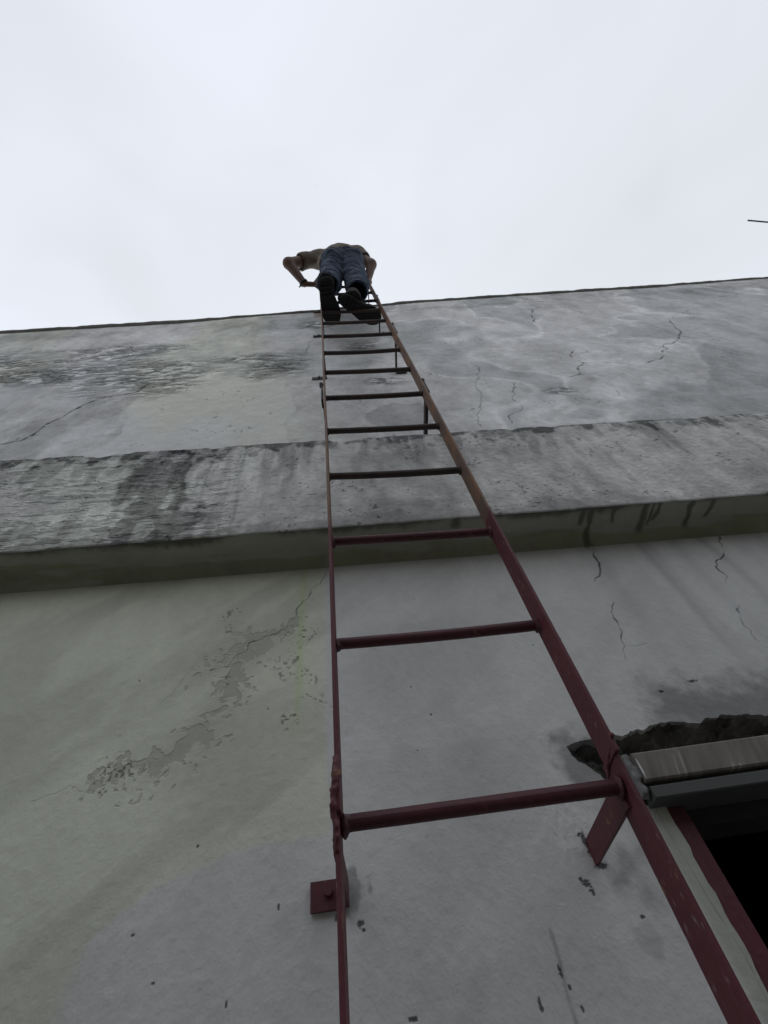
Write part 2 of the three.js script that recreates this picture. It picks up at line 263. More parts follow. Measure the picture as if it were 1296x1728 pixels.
function bandPlaster() {
  const [x0, y0, x1, y1] = BAND, w = 2048, h = 512;
  const cracks = crackMask(w, h, x0, y0, x1, y1, [
    { pts: [[0.499, 3.088], [0.487, 3.005], [0.495, 2.956]], r: 0.0014, s: 0.8 }, { pts: [[0.434, 2.968], [0.442, 2.921], [0.419, 2.82]], r: 0.001, s: 0.6, gaps: 0.3 },
    { pts: [[1.576, 3.034], [1.582, 2.966]], r: 0.0025, s: 0.9 }, { pts: [[0.52, 2.72], [0.535, 2.66], [0.53, 2.6]], r: 0.001, s: 0.6, gaps: 0.3 },
    { pts: [[-1.1, 2.9], [-0.95, 2.905], [-0.86, 2.93], [-0.7, 2.925]], r: 0.0016, s: 0.8, gaps: 0.35 }, { pts: [[-1.2, 2.83], [-1.05, 2.84], [-0.9, 2.85]], r: 0.0016, s: 0.8, gaps: 0.35 },
    { pts: [[-0.78, 2.98], [-0.7, 3.0], [-0.6, 2.99], [-0.45, 3.02]], r: 0.0018, s: 0.85, gaps: 0.3 }, { pts: [[-0.55, 3.06], [-0.42, 3.05], [-0.3, 3.06]], r: 0.0018, s: 0.9, gaps: 0.25 },
    { pts: [[-0.44, 3.06], [-0.43, 3.0], [-0.45, 2.93]], r: 0.0015, s: 0.7, gaps: 0.3 }, { pts: [[-0.68, 2.66], [-0.66, 2.62], [-0.69, 2.59]], r: 0.001, s: 0.7 },
  ]);
  return paint(w, h, x0, y0, x1, y1, (x, y, o, k) => {
    const big = fbm(x * 2.2 + 30, y * 2.2, 4), mid = fbm(x * 12 + 4, y * 10 + 2, 4), fine = fbm(x * 75, y * 75, 3), grain = vn(x * 400, y * 400);
    const streak = fbm(x * 15 + (mid - 0.5) * 0.8, y * 2.0 + 5, 4), streak2 = fbm(x * 45, y * 3.2 + 7, 3);
    const fromTop = stepY(x) - y;
    let r = 0.555, g = 0.552, b = 0.53;
    const mott = fbm(x * 26 + 3, y * 14 + 8, 5);
    let t = 1.03 + (big - 0.5) * 0.4 + (mid - 0.5) * 0.3 + (mott - 0.5) * 0.5 + (fine - 0.5) * 0.22 + (grain - 0.5) * 0.08;
    let hgt = 0.5 + (fine - 0.5) * 0.4 + (mid - 0.5) * 0.25 + (mott - 0.5) * 0.2 + (grain - 0.5) * 0.06;
    // black growth hanging from the top arris in tongues, and grey washes under it
    const tongues = ss(0.5, 0.66, streak + 0.20 - fromTop * 1.3 + (mid - 0.5) * 0.5);
    const crust = ss(0.55, 0.72, fbm(x * 26, y * 22, 4) + 0.26 - fromTop * 3.2);
    t *= 1 - 0.3 * tongues - 0.36 * crust; t *= 1 + 0.1 * ss(0.56, 0.7, fbm(x * 11 + 50, y * 1.6, 4)); t *= 1 - 0.22 * ss(0.45, 0.75, streak2) * ss(0.38, 0.6, big);
    // old limewash, left
    const left = ss(-0.28, -0.42, x + (mid - 0.5) * 0.12);
    if (left > 0) {
      const pale = ss(0.42, 0.52, fbm(x * 5 + 2, y * 4 + 60, 4) + (mid - 0.5) * 0.2) * left; r = mix(r, 0.6, pale); g = mix(g, 0.618, pale); b = mix(b, 0.56, pale);
      const fl = fbm(x * 20 + 3 + y * 6, y * 62, 5), flake = ss(0.58, 0.68, fl) * left; t *= 1 - flake * 0.3; t *= 1 - 0.3 * left * Math.exp(-Math.pow((fl - 0.47) / 0.006, 2)) * ss(0.4, 0.6, mid); hgt += (ss(0.5, 0.56, fl) - 0.5) * 0.45 * left;
      const n = fbm(x * 17, y * 15 + 5, 4);
      const dk = Math.max(ss(0.48, 0.66, n + 0.5 - Math.abs(x + 0.61) * 4.5 - Math.abs(y - 2.9) * 1.4), ss(0.48, 0.66, n + 0.42 - Math.hypot((x + 0.5) * 1.2, y - 2.67) * 5), ss(0.5, 0.66, n + 0.35 - Math.abs(x + 0.53 + (y - 2.9) * 0.1) * 11 - Math.abs(y - 2.85) * 0.8));
      t *= 1 - dk * 0.42; hgt += (fbm(x * 90, y * 90, 2) - 0.5) * 0.5 * dk;
      const rag = ss(-0.012, 0.0, 2.675 + (fbm(x * 16, 2.5, 4) - 0.5) * 0.16 - (x + 0.8) * 0.03 - y) * ss(-0.5, -0.62, x); t *= 1 - rag * 0.2;
    }
    // lower arris: dirt with a ragged upper rim
    t *= 1 - 0.18 * ss(0.5, 0.66, fbm(x * 9 + 8, y * 20, 4) + 0.2 - (y - ledgeY(x)) * 5);
    const dot = ss(0.8, 0.9, vn(x * 120, y * 120)) * ss(0.55, 0.7, vn(x * 17, y * 21 + 6)); t *= 1 - dot * 0.4; hgt -= dot * 0.25;
    t = 1.02 + (t - 1) * 1.25; const cm = cracks[k]; t *= 1 - cm * 0.85; hgt -= cm * 0.4;
    o.r = r * t; o.g = g * t; o.b = b * t; o.h = hgt;
  });
}

function upperPlaster() {
  const [x0, y0, x1, y1] = UP, w = 2048, h = 1024;
  const cracks = crackMask(w, h, x0, y0, x1, y1, [
    { pts: [[-1.8, 3.52], [-1.509, 3.592], [-1.424, 3.624], [-1.402, 3.775], [-1.356, 3.858], [-1.313, 4.003], [-1.273, 4.094], [-1.173, 4.117], [-1.091, 4.154], [-1.064, 4.281], [-0.971, 4.373]], r: 0.0105, s: 1, jit: 0.14 },
    { pts: [[-1.427, 5.132], [-1.362, 4.862], [-1.423, 4.76], [-1.417, 4.637]], r: 0.006, s: 0.9 }, { pts: [[-0.111, 5.012], [-0.163, 4.828], [-0.18, 4.666], [-0.205, 4.594], [-0.3, 4.52]], r: 0.005, s: 0.95 },
    { pts: [[0.812, 4.251], [0.768, 3.966], [0.717, 3.711], [0.654, 3.534], [0.619, 3.374]], r: 0.004, s: 0.9, gaps: 0.2 },
    { pts: [[0.947, 3.88], [0.895, 3.757], [0.884, 3.598], [0.864, 3.528], [0.783, 3.473], [0.758, 3.379]], r: 0.004, s: 0.9, gaps: 0.2 },
    { pts: [[1.504, 4.36], [1.438, 4.274], [1.442, 4.108], [1.372, 4.036], [1.329, 3.922], [1.248, 3.891]], r: 0.007, s: 1 }, { pts: [[1.2, 4.16], [1.32, 4.12], [1.44, 4.11], [1.62, 4.05], [1.75, 4.06]], r: 0.004, s: 0.7, gaps: 0.3 }, { pts: [[1.32, 3.924], [1.387, 3.89]], r: 0.005, s: 0.9 },
    { pts: [[2.473, 4.893], [2.405, 4.733], [2.339, 4.553], [2.201, 4.395], [2.072, 4.329], [1.97, 4.186], [1.82, 4.044], [1.771, 4.022]], r: 0.007, s: 1, gaps: 0.12 }, { pts: [[2.5, 4.9], [2.8, 5.15], [3.2, 5.2]], r: 0.006, s: 0.6, gaps: 0.4 },
    { pts: [[1.803, 5.565], [1.64, 5.473], [1.565, 5.238], [1.527, 5.054]], r: 0.008, s: 1 }, { pts: [[0.36, 5.72], [0.7, 5.74], [1.0, 5.76], [1.25, 5.76], [1.507, 5.749], [1.818, 5.732], [2.3, 5.72]], r: 0.009, s: 0.9, gaps: 0.18 },
    { pts: [[1.026, 5.491], [0.956, 5.303], [0.879, 5.17], [0.7, 5.05]], r: 0.006, s: 0.7, gaps: 0.25 }, { pts: [[1.394, 3.653], [1.376, 3.591], [1.401, 3.555]], r: 0.004, s: 0.8 },
    { pts: [[0.146, 4.345], [0.223, 4.409], [0.292, 4.37]], r: 0.004, s: 0.8 }, { pts: [[0.55, 4.45], [0.68, 4.44], [0.8, 4.4]], r: 0.004, s: 0.6, gaps: 0.3 }, { pts: [[-0.42, 5.38], [-0.25, 5.33], [-0.08, 5.4]], r: 0.006, s: 0.7 },
    { pts: [[2.9, 5.55], [3.3, 5.5], [3.9, 5.52]], r: 0.008, s: 0.6, gaps: 0.35 },
  ]);
  const rough = [[-1.14, 4.42, 0.6, 0.46], [-1.75, 4.58, 0.8, 0.3], [-1.44, 4.98, 0.65, 0.32], [-0.33, 4.44, 0.3, 0.36], [-0.5, 4.64, 0.45, 0.14], [-2.3, 4.9, 0.6, 0.4], [-0.13, 5.42, 0.2, 0.18], [1.15, 3.72, 0.14, 0.07], [0.2, 4.75, 0.22, 0.16], [0.25, 4.05, 0.2, 0.1]];
  const smooth = [[-1.005, 3.3], [-1.032, 3.69], [-1.062, 3.913], [-0.884, 4.084], [-0.734, 4.29], [-0.287, 4.194], [-0.233, 3.747], [-0.205, 3.3]];
  const inside = (x, y, p) => { let c = false; for (let i = 0, j = p.length - 1; i < p.length; j = i++) if ((p[i][1] > y) !== (p[j][1] > y) && x < (p[j][0] - p[i][0]) * (y - p[i][1]) / (p[j][1] - p[i][1]) + p[i][0]) c = !c; return c; };
  return paint(w, h, x0, y0, x1, y1, (x, y, o, k) => {
    const big = fbm(x * 1.1 + 7, y * 0.8 + 3, 4), mid = fbm(x * 5 + 2, y * 4.2 + 9, 4), fine = fbm(x * 30, y * 24, 4), grain = vn(x * 150, y * 150);
    const streak = fbm(x * 7 + (mid - 0.5), y * 0.9 + 2, 4);
    let r = 0.555, g = 0.555, b = 0.545, mott = fbm(x * 11 + 6, y * 8 + 3, 5), t = 1 + (big - 0.5) * 0.36 + (mid - 0.5) * 0.3 + (mott - 0.5) * 0.34 + (fine - 0.5) * 0.22 + (grain - 0.5) * 0.12 + (streak - 0.5) * 0.26;
    let hgt = 0.5 + (fine - 0.5) * 0.4 + (mid - 0.5) * 0.3;
    const olive = ss(0.45, 0.65, fbm(x * 1.3 + 90, y * 0.7, 3)) * ss(0.3, -0.6, x); b *= 1 - olive * 0.1;
    // damp, bluish grey patches with pale rims
    const wx = x + (fbm(x * 2.1, y * 2.1 + 40, 3) - 0.5) * 1.2, p = fbm(wx * 1.25 + 20, y * 1.05 + (mid - 0.5) * 0.3 + 14, 3);
    const pw = p + (fine - 0.5) * 0.05, damp = ss(0.485, 0.545, pw), rim = Math.exp(-Math.pow((pw - 0.478) / 0.03, 2)) * (0.4 + mid * 0.9); const rt = ss(-0.2, 0.6, x);
    t *= 1 - damp * 0.1 * (0.4 + 0.6 * rt); t *= 1 + rim * 0.16 * (0.3 + 0.7 * rt); r *= 1 - damp * 0.025;
    // limewash area left of the ladder
    const jx = (mid - 0.5) * 0.16, jy = (fine - 0.5) * 0.1, sm = inside(x + jx, y + jy, smooth) ? 1 : 0; t = mix(t, 1.14 + (mid - 0.5) * 0.12 + (fine - 0.5) * 0.08, sm * 0.85);
    if (!sm && x < -0.95 && x > -1.5 && y < 4.15) t *= 1 - 0.14 * ss(0.4, 0.5, fbm(x * 5, y * 3, 3));
    // flaking coats
    let q = 0; for (const c of rough) { const d = 1 - Math.hypot((x - c[0]) / c[2], (y - c[1]) / c[3]); if (d > q) q = d; }
    if (q > 0) {
      const fl = fbm(x * 16 + 5 + (mid - 0.5) * 3, y * 38, 6), spread = ss(0.28, 0.75, q * 0.7 + fbm(x * 6, y * 7, 4) * 0.5);
      t *= 1 - spread * (0.13 + 0.26 * ss(0.44, 0.62, fl) + 0.2 * ss(0.6, 0.72, vn(x * 60, y * 90))); t *= 1 + spread * 0.4 * ss(0.4, 0.32, fl); t *= 1 - spread * 0.28 * Math.exp(-Math.pow((fl - 0.5) / 0.008, 2)); hgt += spread * (ss(0.44, 0.56, fl) - 0.5) * 0.9;
    }
    // trowelled repair between the rails
    const rp = Math.hypot((x - 0.30) / 0.16, (y - 3.56) / 0.15) + (fine - 0.5) * 0.4; t *= 1 - 0.14 * ss(1.05, 0.9, rp); t *= 1 - 0.15 * Math.exp(-Math.pow((rp - 1) / 0.06, 2));
    // rust under the topmost tab
    const rust = ss(0.05, 0.02, Math.abs(x + 0.095) + (fine - 0.5) * 0.03) * ss(5.62, 5.75, y + (mid - 0.5) * 0.1) * 0.7; r = mix(r, 0.33, rust); g = mix(g, 0.24, rust); b = mix(b, 0.17, rust);
    const dot = ss(0.8, 0.9, vn(x * 70, y * 60)) * ss(0.72, 0.82, vn(x * 9, y * 7 + 4)) * (0.3 + 0.7 * vn(x * 33, y * 29)); t *= 1 - dot * 0.4;
    t *= 1 - 0.2 * ss(0.5, 0.7, fbm(x * 6 + 9, y * 5, 4) + 0.22 - Math.abs(y - roofY(x) + 0.25) * 1.6) * 0.8;
    t = 1.04 + (t - 1) * 1.4; const cm = cracks[k]; t *= 1 - cm * 0.85; hgt -= cm * 0.4;
    o.r = r * t; o.g = g * t; o.b = b * t; o.h = hgt;
  });
}

function soffitPlaster() {
  const [x0, y0, x1, y1] = SOF;
  const drips = [[0.672, 0.05, 0.008], [0.695, -0.01, 0.009], [0.859, 0.01, 0.01], [0.895, 0.045, 0.007], [0.996, 0.015, 0.009], [0.764, 0.05, 0.006], [1.058, 0.04, 0.007], [0.88, 0.03, 0.004], [-0.5, 0.08, 0.01], [0.3, 0.075, 0.01]];
  return paint(2048, 96, x0, y0, x1, y1, (x, z, o) => {
    const mid = fbm(x * 12, z * 12 + 4, 4), fine = fbm(x * 70, z * 70, 3);
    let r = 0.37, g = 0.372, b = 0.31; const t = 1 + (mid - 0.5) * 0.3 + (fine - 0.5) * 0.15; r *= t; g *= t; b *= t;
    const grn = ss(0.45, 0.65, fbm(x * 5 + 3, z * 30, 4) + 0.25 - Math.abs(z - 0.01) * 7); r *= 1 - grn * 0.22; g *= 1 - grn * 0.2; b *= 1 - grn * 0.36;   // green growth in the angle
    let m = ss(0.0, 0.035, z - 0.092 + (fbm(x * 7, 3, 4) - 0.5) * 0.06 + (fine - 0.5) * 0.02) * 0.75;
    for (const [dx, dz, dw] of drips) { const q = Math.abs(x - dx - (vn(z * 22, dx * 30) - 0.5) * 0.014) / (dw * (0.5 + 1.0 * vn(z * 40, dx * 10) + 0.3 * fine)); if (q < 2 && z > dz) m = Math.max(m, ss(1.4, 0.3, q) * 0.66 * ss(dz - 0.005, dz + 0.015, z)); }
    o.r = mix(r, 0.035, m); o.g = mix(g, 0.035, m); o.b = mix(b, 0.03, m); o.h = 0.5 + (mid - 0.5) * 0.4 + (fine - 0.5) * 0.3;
  });
}
function plasterMaterial(t, bump) { return new THREE.MeshStandardMaterial({ map: t.map, bumpMap: t.bump, bumpScale: bump, roughness: 0.93 }); }
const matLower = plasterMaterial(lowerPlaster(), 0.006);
const matBand = plasterMaterial(bandPlaster(), 0.007);
const matUpper = plasterMaterial(upperPlaster(), 0.012);
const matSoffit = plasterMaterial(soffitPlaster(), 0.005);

// ---------------------------------------------------------------- ground
{
  const t = paint(512, 512, 0, 0, 8, 8, (x, y, o) => { const n = fbm(x * 2, y * 2, 5), f = fbm(x * 30, y * 30, 3), v = 0.19 * (1 + (n - 0.5) * 0.5 + (f - 0.5) * 0.4); o.r = v; o.g = v * 0.99; o.b = v * 0.95; o.h = f; });
  const g = new THREE.PlaneGeometry(600, 600); g.rotateX(-Math.PI / 2); planarUV(g, 0, 0, 8, 8, 'x', 'z');
  const m = mesh('ground', g, new THREE.MeshStandardMaterial({ map: t.map, bumpMap: t.bump, bumpScale: 0.004, roughness: 0.95 }), scene);
  m.userData = { kind: 'structure', label: 'bare grey concrete yard at the foot of the wall' };
}

// ---------------------------------------------------------------- the building
const building = thing('building', 'tall grey plastered building wall with cracks, stains and a projecting ledge', 'building');
{
  // lower wall with the window opening and the broken-out head above it
  const s = new THREE.Shape(); const yt = (x) => ledgeY(x) + 0.02;
  s.moveTo(XL, 0); s.lineTo(XR, 0); s.lineTo(XR, yt(XR)); for (const x of [2.5, 1, 0, -1, -2.5]) s.lineTo(x, yt(x)); s.lineTo(XL, yt(XL)); s.closePath();
  const ctrl = [[1.32, 1.955], [1.1, 1.957], [0.95, 1.962], [0.87, 1.953], [0.795, 1.957], [0.74, 1.966], [0.681, 1.966], [0.63, 1.963], [0.60, 1.971], [0.559, 1.968], [0.535, 1.96], [0.51, 1.963], [0.485, 1.956], [0.468, 1.962], [0.445, 1.955], [0.425, 1.957], [0.40, 1.955], [0.374, 1.950], [0.376, 1.932], [0.384, 1.918], [0.398, 1.907], [0.412, 1.893], [0.415, 1.872], [0.432, 1.857], [0.446, 1.85], [0.452, 1.838], [0.462, 1.832]];
  const pts = [];
  for (let i = 0; i < ctrl.length; i++) {
    pts.push(ctrl[i]); if (i + 1 === ctrl.length) break;
    const n = Math.max(1, Math.round(Math.hypot(ctrl[i + 1][0] - ctrl[i][0], ctrl[i + 1][1] - ctrl[i][1]) / 0.004));
    for (let k = 1; k < n; k++) { const t = k / n, x = mix(ctrl[i][0], ctrl[i + 1][0], t), y = mix(ctrl[i][1], ctrl[i + 1][1], t); pts.push([x + (fbm(x * 60 + 7, y * 60, 3) - 0.5) * 0.008 + (rnd() - 0.5) * 0.001, y + (fbm(x * 55, y * 55 + 20, 4) - 0.5) * 0.016 + (rnd() - 0.5) * 0.0015]); }
  }
  const hole = new THREE.Path(); hole.moveTo(1.32, 0.7); hole.lineTo(1.32, 1.955);
  for (const [x, y] of pts.slice(1)) hole.lineTo(x, y);
  hole.lineTo(0.497, 1.832);
  for (let y = 1.80; y > 0.7; y -= 0.012) hole.lineTo(0.497 + (vn(y * 60, 3) - 0.5) * 0.005 + (vn(y * 9, 7) - 0.5) * 0.006, y);
  hole.lineTo(0.497, 0.7); hole.closePath(); s.holes.push(hole);
  const g = new THREE.ExtrudeGeometry(s, { depth: 0.24, bevelEnabled: false, curveSegments: 2 }); g.translate(0, 0, -0.24);
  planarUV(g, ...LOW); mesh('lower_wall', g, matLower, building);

  // hacked-out masonry in the head of the opening
  const nx = 420, ny = 66, pg = new THREE.PlaneGeometry(1.02, 0.16, nx, ny); pg.translate(0.355 + 0.51, 1.905, 0);
  const pp = pg.attributes.position;
  for (let i = 0; i < pp.count; i++) {
    const x = pp.getX(i), y = pp.getY(i), n = fbm(x * 24, y * 50, 4), c = fbm(x * 70, y * 150, 4);
    const deep = Math.min(ss(1.975, 1.915, y), ss(0.362, 0.45, x) * 0.75); pp.setZ(i, -0.004 - 0.052 * deep + (n - 0.62) * 0.034 * (0.25 + deep) + (c - 0.7) * 0.034); if (pp.getZ(i) > -0.0035) pp.setZ(i, -0.0035);
  }
  pg.computeVertexNormals();
  const rubble = paint(512, 128, 0, 0, 1, 0.25, (x, y, o) => { const n = fbm(x * 30, y * 30, 5), v = 0.17 * (0.2 + n * 1.3); o.r = v * 1.03; o.g = v; o.b = v * 0.94; o.h = n; });
  planarUV(pg, 0, 0, 1, 0.25);
  mesh('broken_masonry', pg, new THREE.MeshStandardMaterial({ map: rubble.map, bumpMap: rubble.bump, bumpScale: 0.025, roughness: 1 }), building).userData.label = 'rough broken mortar above the window lintel';
}
{
  // overhanging ledge: soffit with a cove, then the front band
  const N = 900;
  const soff = sweep(XL, XR, N, (x) => {
    const y = ledgeY(x) + (vn(x * 3, 5) - 0.5) * 0.004, r = 0.04, rows = [];
    for (let k = 0; k <= 6; k++) { const a = k / 6 * Math.PI / 2; rows.push([y + 0.006 - r + r * Math.sin(a), 0.0015 + r - r * Math.cos(a)]); }
    for (const z of [0.055, 0.075, 0.095]) rows.push([y + 0.005 * (1 - z / 0.12) + (vn(x * 8, z * 40) - 0.5) * 0.003, z]);
    rows.push([y + (fbm(x * 22, 4, 4) - 0.5) * 0.006, 0.115]);
    return rows;
  });
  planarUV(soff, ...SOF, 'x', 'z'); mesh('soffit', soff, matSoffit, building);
  const front = sweep(XL, XR, N * 2, (x) => {
    const y0 = ledgeY(x) + (fbm(x * 22, 4, 4) - 0.5) * 0.006, chip = Math.max(0, fbm(x * 9, 31, 3) - 0.62) * 0.09 + Math.exp(-Math.pow((x - 0.64) / 0.014, 2)) * 0.016;
    const y1 = stepY(x) + (fbm(x * 30, 8, 4) - 0.5) * 0.012 - chip, rows = [[y0, 0.1149], [y0 + 0.003, 0.119]];
    for (let k = 1; k < 12; k++) { const y = mix(y0, y1, k / 12); rows.push([y, 0.12 + (fbm(x * 2.5, y * 4, 3) - 0.5) * 0.008]); }
    rows.push([y1 - 0.004, 0.119], [y1, 0.114], [y1 + 0.004, 0.09], [y1 + 0.012, -0.02]);
    return rows;
  });
  planarUV(front, ...BAND); { const p = front.attributes.position, u = front.attributes.uv; for (let i = 0; i < p.count; i++) if (p.getZ(i) < 0.1145) u.setY(i, u.getY(i) + (0.1145 - p.getZ(i)) / (BAND[3] - BAND[1])); } mesh('ledge_band', front, matBand, building).userData.label = 'streaked grey front band of the projecting ledge';
  // upper wall
  const up = sweep(XL, XR, 300, (x) => {
    const a = 3.0, b = roofY(x) - 0.005, rows = [];
    for (let k = 0; k <= 40; k++) { const y = mix(a, b, k / 40); rows.push([y, (fbm(x * 1.6, y * 1.6, 3) - 0.5) * 0.02]); }
    rows.push([b, -0.2], [a, -0.2]); return rows;
  });
  planarUV(up, ...UP); mesh('upper_wall', up, matUpper, building);
  // thin coping, a little proud of the wall and uneven
  const cop = sweep(XL, XR, 700, (x) => {
    const y = roofY(x) + (fbm(x * 5, 3, 3) - 0.5) * 0.012, e = 0.016 + (fbm(x * 11, 60, 3) - 0.5) * 0.012, th = 0.014 + (fbm(x * 4, 12, 3) - 0.5) * 0.01;
    return [[y, -0.25], [y, e - 0.003], [y + 0.003, e], [y + th - 0.003, e], [y + th, e - 0.004], [y + th, -0.25]];
  }, true);
  planarUV(cop, 0, 0, 1, 1);
  mesh('coping', cop, new THREE.MeshStandardMaterial({ color: new THREE.Color(0.36, 0.365, 0.34), roughness: 0.95 }), building).userData.label = 'thin dark coping along the top of the wall';
  const roof = mergeGeometries([box(XL, XR, 5.55, 5.7, -7, -0.2), box(XL, XR, 0, 5.55, -7.2, -7), box(XL, XL + 0.2, 0, 5.55, -7, -0.24), box(XR - 0.2, XR, 0, 5.55, -7, -0.24)]);
  mesh('roof', roof, new THREE.MeshStandardMaterial({ color: new THREE.Color(0.3, 0.3, 0.29), roughness: 0.95 }), building);
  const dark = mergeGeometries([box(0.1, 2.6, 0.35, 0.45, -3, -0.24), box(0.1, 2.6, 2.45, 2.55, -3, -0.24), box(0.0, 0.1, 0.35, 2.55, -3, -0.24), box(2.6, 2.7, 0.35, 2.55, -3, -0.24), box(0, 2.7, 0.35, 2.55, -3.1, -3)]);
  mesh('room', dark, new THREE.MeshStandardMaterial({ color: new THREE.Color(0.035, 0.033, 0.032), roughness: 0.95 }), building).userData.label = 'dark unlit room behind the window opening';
}

// ---------------------------------------------------------------- paint and rust for the ironwork
function ironTexture(w, h, x1, y1, paintTo, seed) {
  return paint(w, h, 0, 0, x1, y1, (x, y, o) => {
    const n = fbm(x * 45 + seed, y * 22, 4), f = fbm(x * 160 + seed, y * 120, 3), m = fbm(x * 8 + seed, y * 5, 3), gr = fbm(x * 220 + seed, y * 9, 3);
    const pnt = ss(-0.02, 0.01, paintTo - y + (n - 0.5) * 0.06) * (1 - ss(0.69, 0.74, n * 0.55 + f * 0.45) * 0.8);
    const t = 0.8 + 0.4 * m + 0.25 * (f - 0.5);
    const rr = mix(0.125, 0.21, ss(0.4, 0.65, n)), rg = mix(0.078, 0.105, ss(0.4, 0.65, n)), rb = mix(0.058, 0.05, ss(0.4, 0.65, n));
    const pr = 0.108 * t * (0.85 + 0.3 * gr), pgc = 0.0215 * t, pb = 0.031 * t;
    const chip = ss(0.8, 0.9, vn(x * 420 + seed, y * 140)) * ss(0.72, 0.8, vn(x * 60, y * 14 + seed)) * 0.4;
    o.r = mix(mix(rr * t, pr, pnt), 0.4, chip * pnt); o.g = mix(mix(rg * t, pgc, pnt), 0.36, chip * pnt); o.b = mix(mix(rb * t, pb, pnt), 0.34, chip * pnt);
    o.h = 0.5 + (f - 0.5) * 0.5 + (n - 0.5) * 0.4 + pnt * 0.15;
  });
}
function ironMaterial(t, rough) { return new THREE.MeshStandardMaterial({ map: t.map, bumpMap: t.bump, bumpScale: 0.0016, roughness: rough, metalness: 0 }); }
const matRail = ironMaterial(ironTexture(64, 2048, 0.2, 6.3, 2.41, 3), 0.66);
const matPaint = ironMaterial(ironTexture(256, 256, 0.5, 0.5, 9, 40), 0.6);
const rustTex = paint(256, 256, 0, 0, 0.5, 0.5, (x, y, o) => { const n = fbm(x * 40, y * 40, 4), f = fbm(x * 150, y * 150, 3), t = 0.75 + 0.5 * f; o.r = mix(0.032, 0.062, n) * t; o.g = mix(0.026, 0.04, n) * t; o.b = mix(0.024, 0.03, n) * t; o.h = f * 0.7 + n * 0.3; });
const matRung = matPaint.clone(); matRung.color.setRGB(0.72, 0.72, 0.74);                 // darker copy of the paint, toned for the rung undersides
const matRust = ironMaterial(rustTex, 0.7);
function metreUV(g) { const p = g.attributes.position, n = g.attributes.normal, uv = new Float32Array(p.count * 2); for (let i = 0; i < p.count; i++) { uv[2 * i] = (p.getX(i) + p.getZ(i) * 0.9) / 0.5; uv[2 * i + 1] = (p.getY(i) + p.getZ(i) * 0.3) / 0.5; } g.setAttribute('uv', new THREE.BufferAttribute(uv, 2)); return g; }

// ---------------------------------------------------------------- the ladder
const ladder = thing('ladder', 'long fixed iron ladder with maroon lower half and rusty upper half bolted to wall', 'ladder');
function railGeo(xc, zc, y0, y1, thick, wide, lean) {
  const n = Math.ceil((y1 - y0) / 0.03), pos = [], uv = [], idx = [], q = [[-1, -1], [-0.7, -1.12], [0.7, -1.12], [1, -1], [1, 1], [0.7, 1.12], [-0.7, 1.12], [-1, 1]];
  for (let i = 0; i <= n; i++) {
    const y = mix(y0, y1, i / n), wob = (vn(y * 1.7, xc * 30 + 5) - 0.5) * 0.005, cx = xc + lean * (y - 2) + wob;
    q.forEach(([a, b], k) => { const kk = 0.03 * 0; pos.push(cx + a * thick / 2, y, zc + Math.sign(b) * (Math.abs(b) > 1 ? wide / 2 : wide / 2 - 0.0012) + kk); uv.push((zc + b * wide / 2 + (a > 0 ? 0.09 : 0)) / 0.2, y / 6.3); });
  }
  for (let i = 0; i < n; i++) for (let k = 0; k < 8; k++) { const a = i * 8 + k, b = i * 8 + (k + 1) % 8; idx.push(a, a + 8, b, b, a + 8, b + 8); }
  const e = n * 8; for (let k = 1; k < 7; k++) { idx.push(0, k, k + 1); idx.push(e, e + k + 1, e + k); }
  let g = new THREE.BufferGeometry(); g.setAttribute('position', new THREE.Float32BufferAttribute(pos, 3)); g.setAttribute('uv', new THREE.Float32BufferAttribute(uv, 2)); g.setIndex(idx);
  g = g.toNonIndexed(); g.computeVertexNormals(); return g;
}
const RX0 = -0.048, RX1 = 0.344;
mesh('rail', railGeo(RX0 - 0.0035, 0.2, 0.0, 1.80, 0.0065, 0.054, 0), matRail, ladder);
mesh('rail', railGeo(RX0, 0.212, 1.79, 6.12, 0.0065, 0.054, 0), matRail, ladder);
mesh('rail', railGeo(RX1, 0.2, 0.0, 1.825, 0.0065, 0.056, 0), matRail, ladder);
mesh('rail', railGeo(RX1 - 0.002, 0.214, 1.815, 6.12, 0.0065, 0.056, 0.001), matRail, ladder);
function lump(cx, cy, cz, rx, ry, rz, seed) {
  const g = mergeVertices(new THREE.IcosahedronGeometry(1, 3).deleteAttribute('uv').deleteAttribute('normal')), p = g.attributes.position;
  for (let i = 0; i < p.count; i++) { const x = p.getX(i), y = p.getY(i), z = p.getZ(i), d = 0.72 + 0.55 * vn3(x * 2.2 + seed, y * 2.2 + 5, z * 2.2 + seed); p.setXYZ(i, cx + x * d * rx, cy + y * d * ry, cz + z * d * rz); }
  g.computeVertexNormals(); return metreUV(g);
}
const yL = [1.7885, 2.0909, 2.4004, 2.7099, 3.0195, 3.3316, 3.6454, 3.9508, 4.2718, 4.579, 4.89, 5.2, 5.51, 5.82];
const yR = [1.7858, 2.0816, 2.3775, 2.6795, 2.9887, 3.3017, 3.6085, 3.9199, 4.2356, 4.55, 4.858, 5.168, 5.478, 5.788];
for (let k = 1; k <= 5; k++) { yL.unshift(1.7885 - 0.305 * k); yR.unshift(1.7858 - 0.3 * k); }
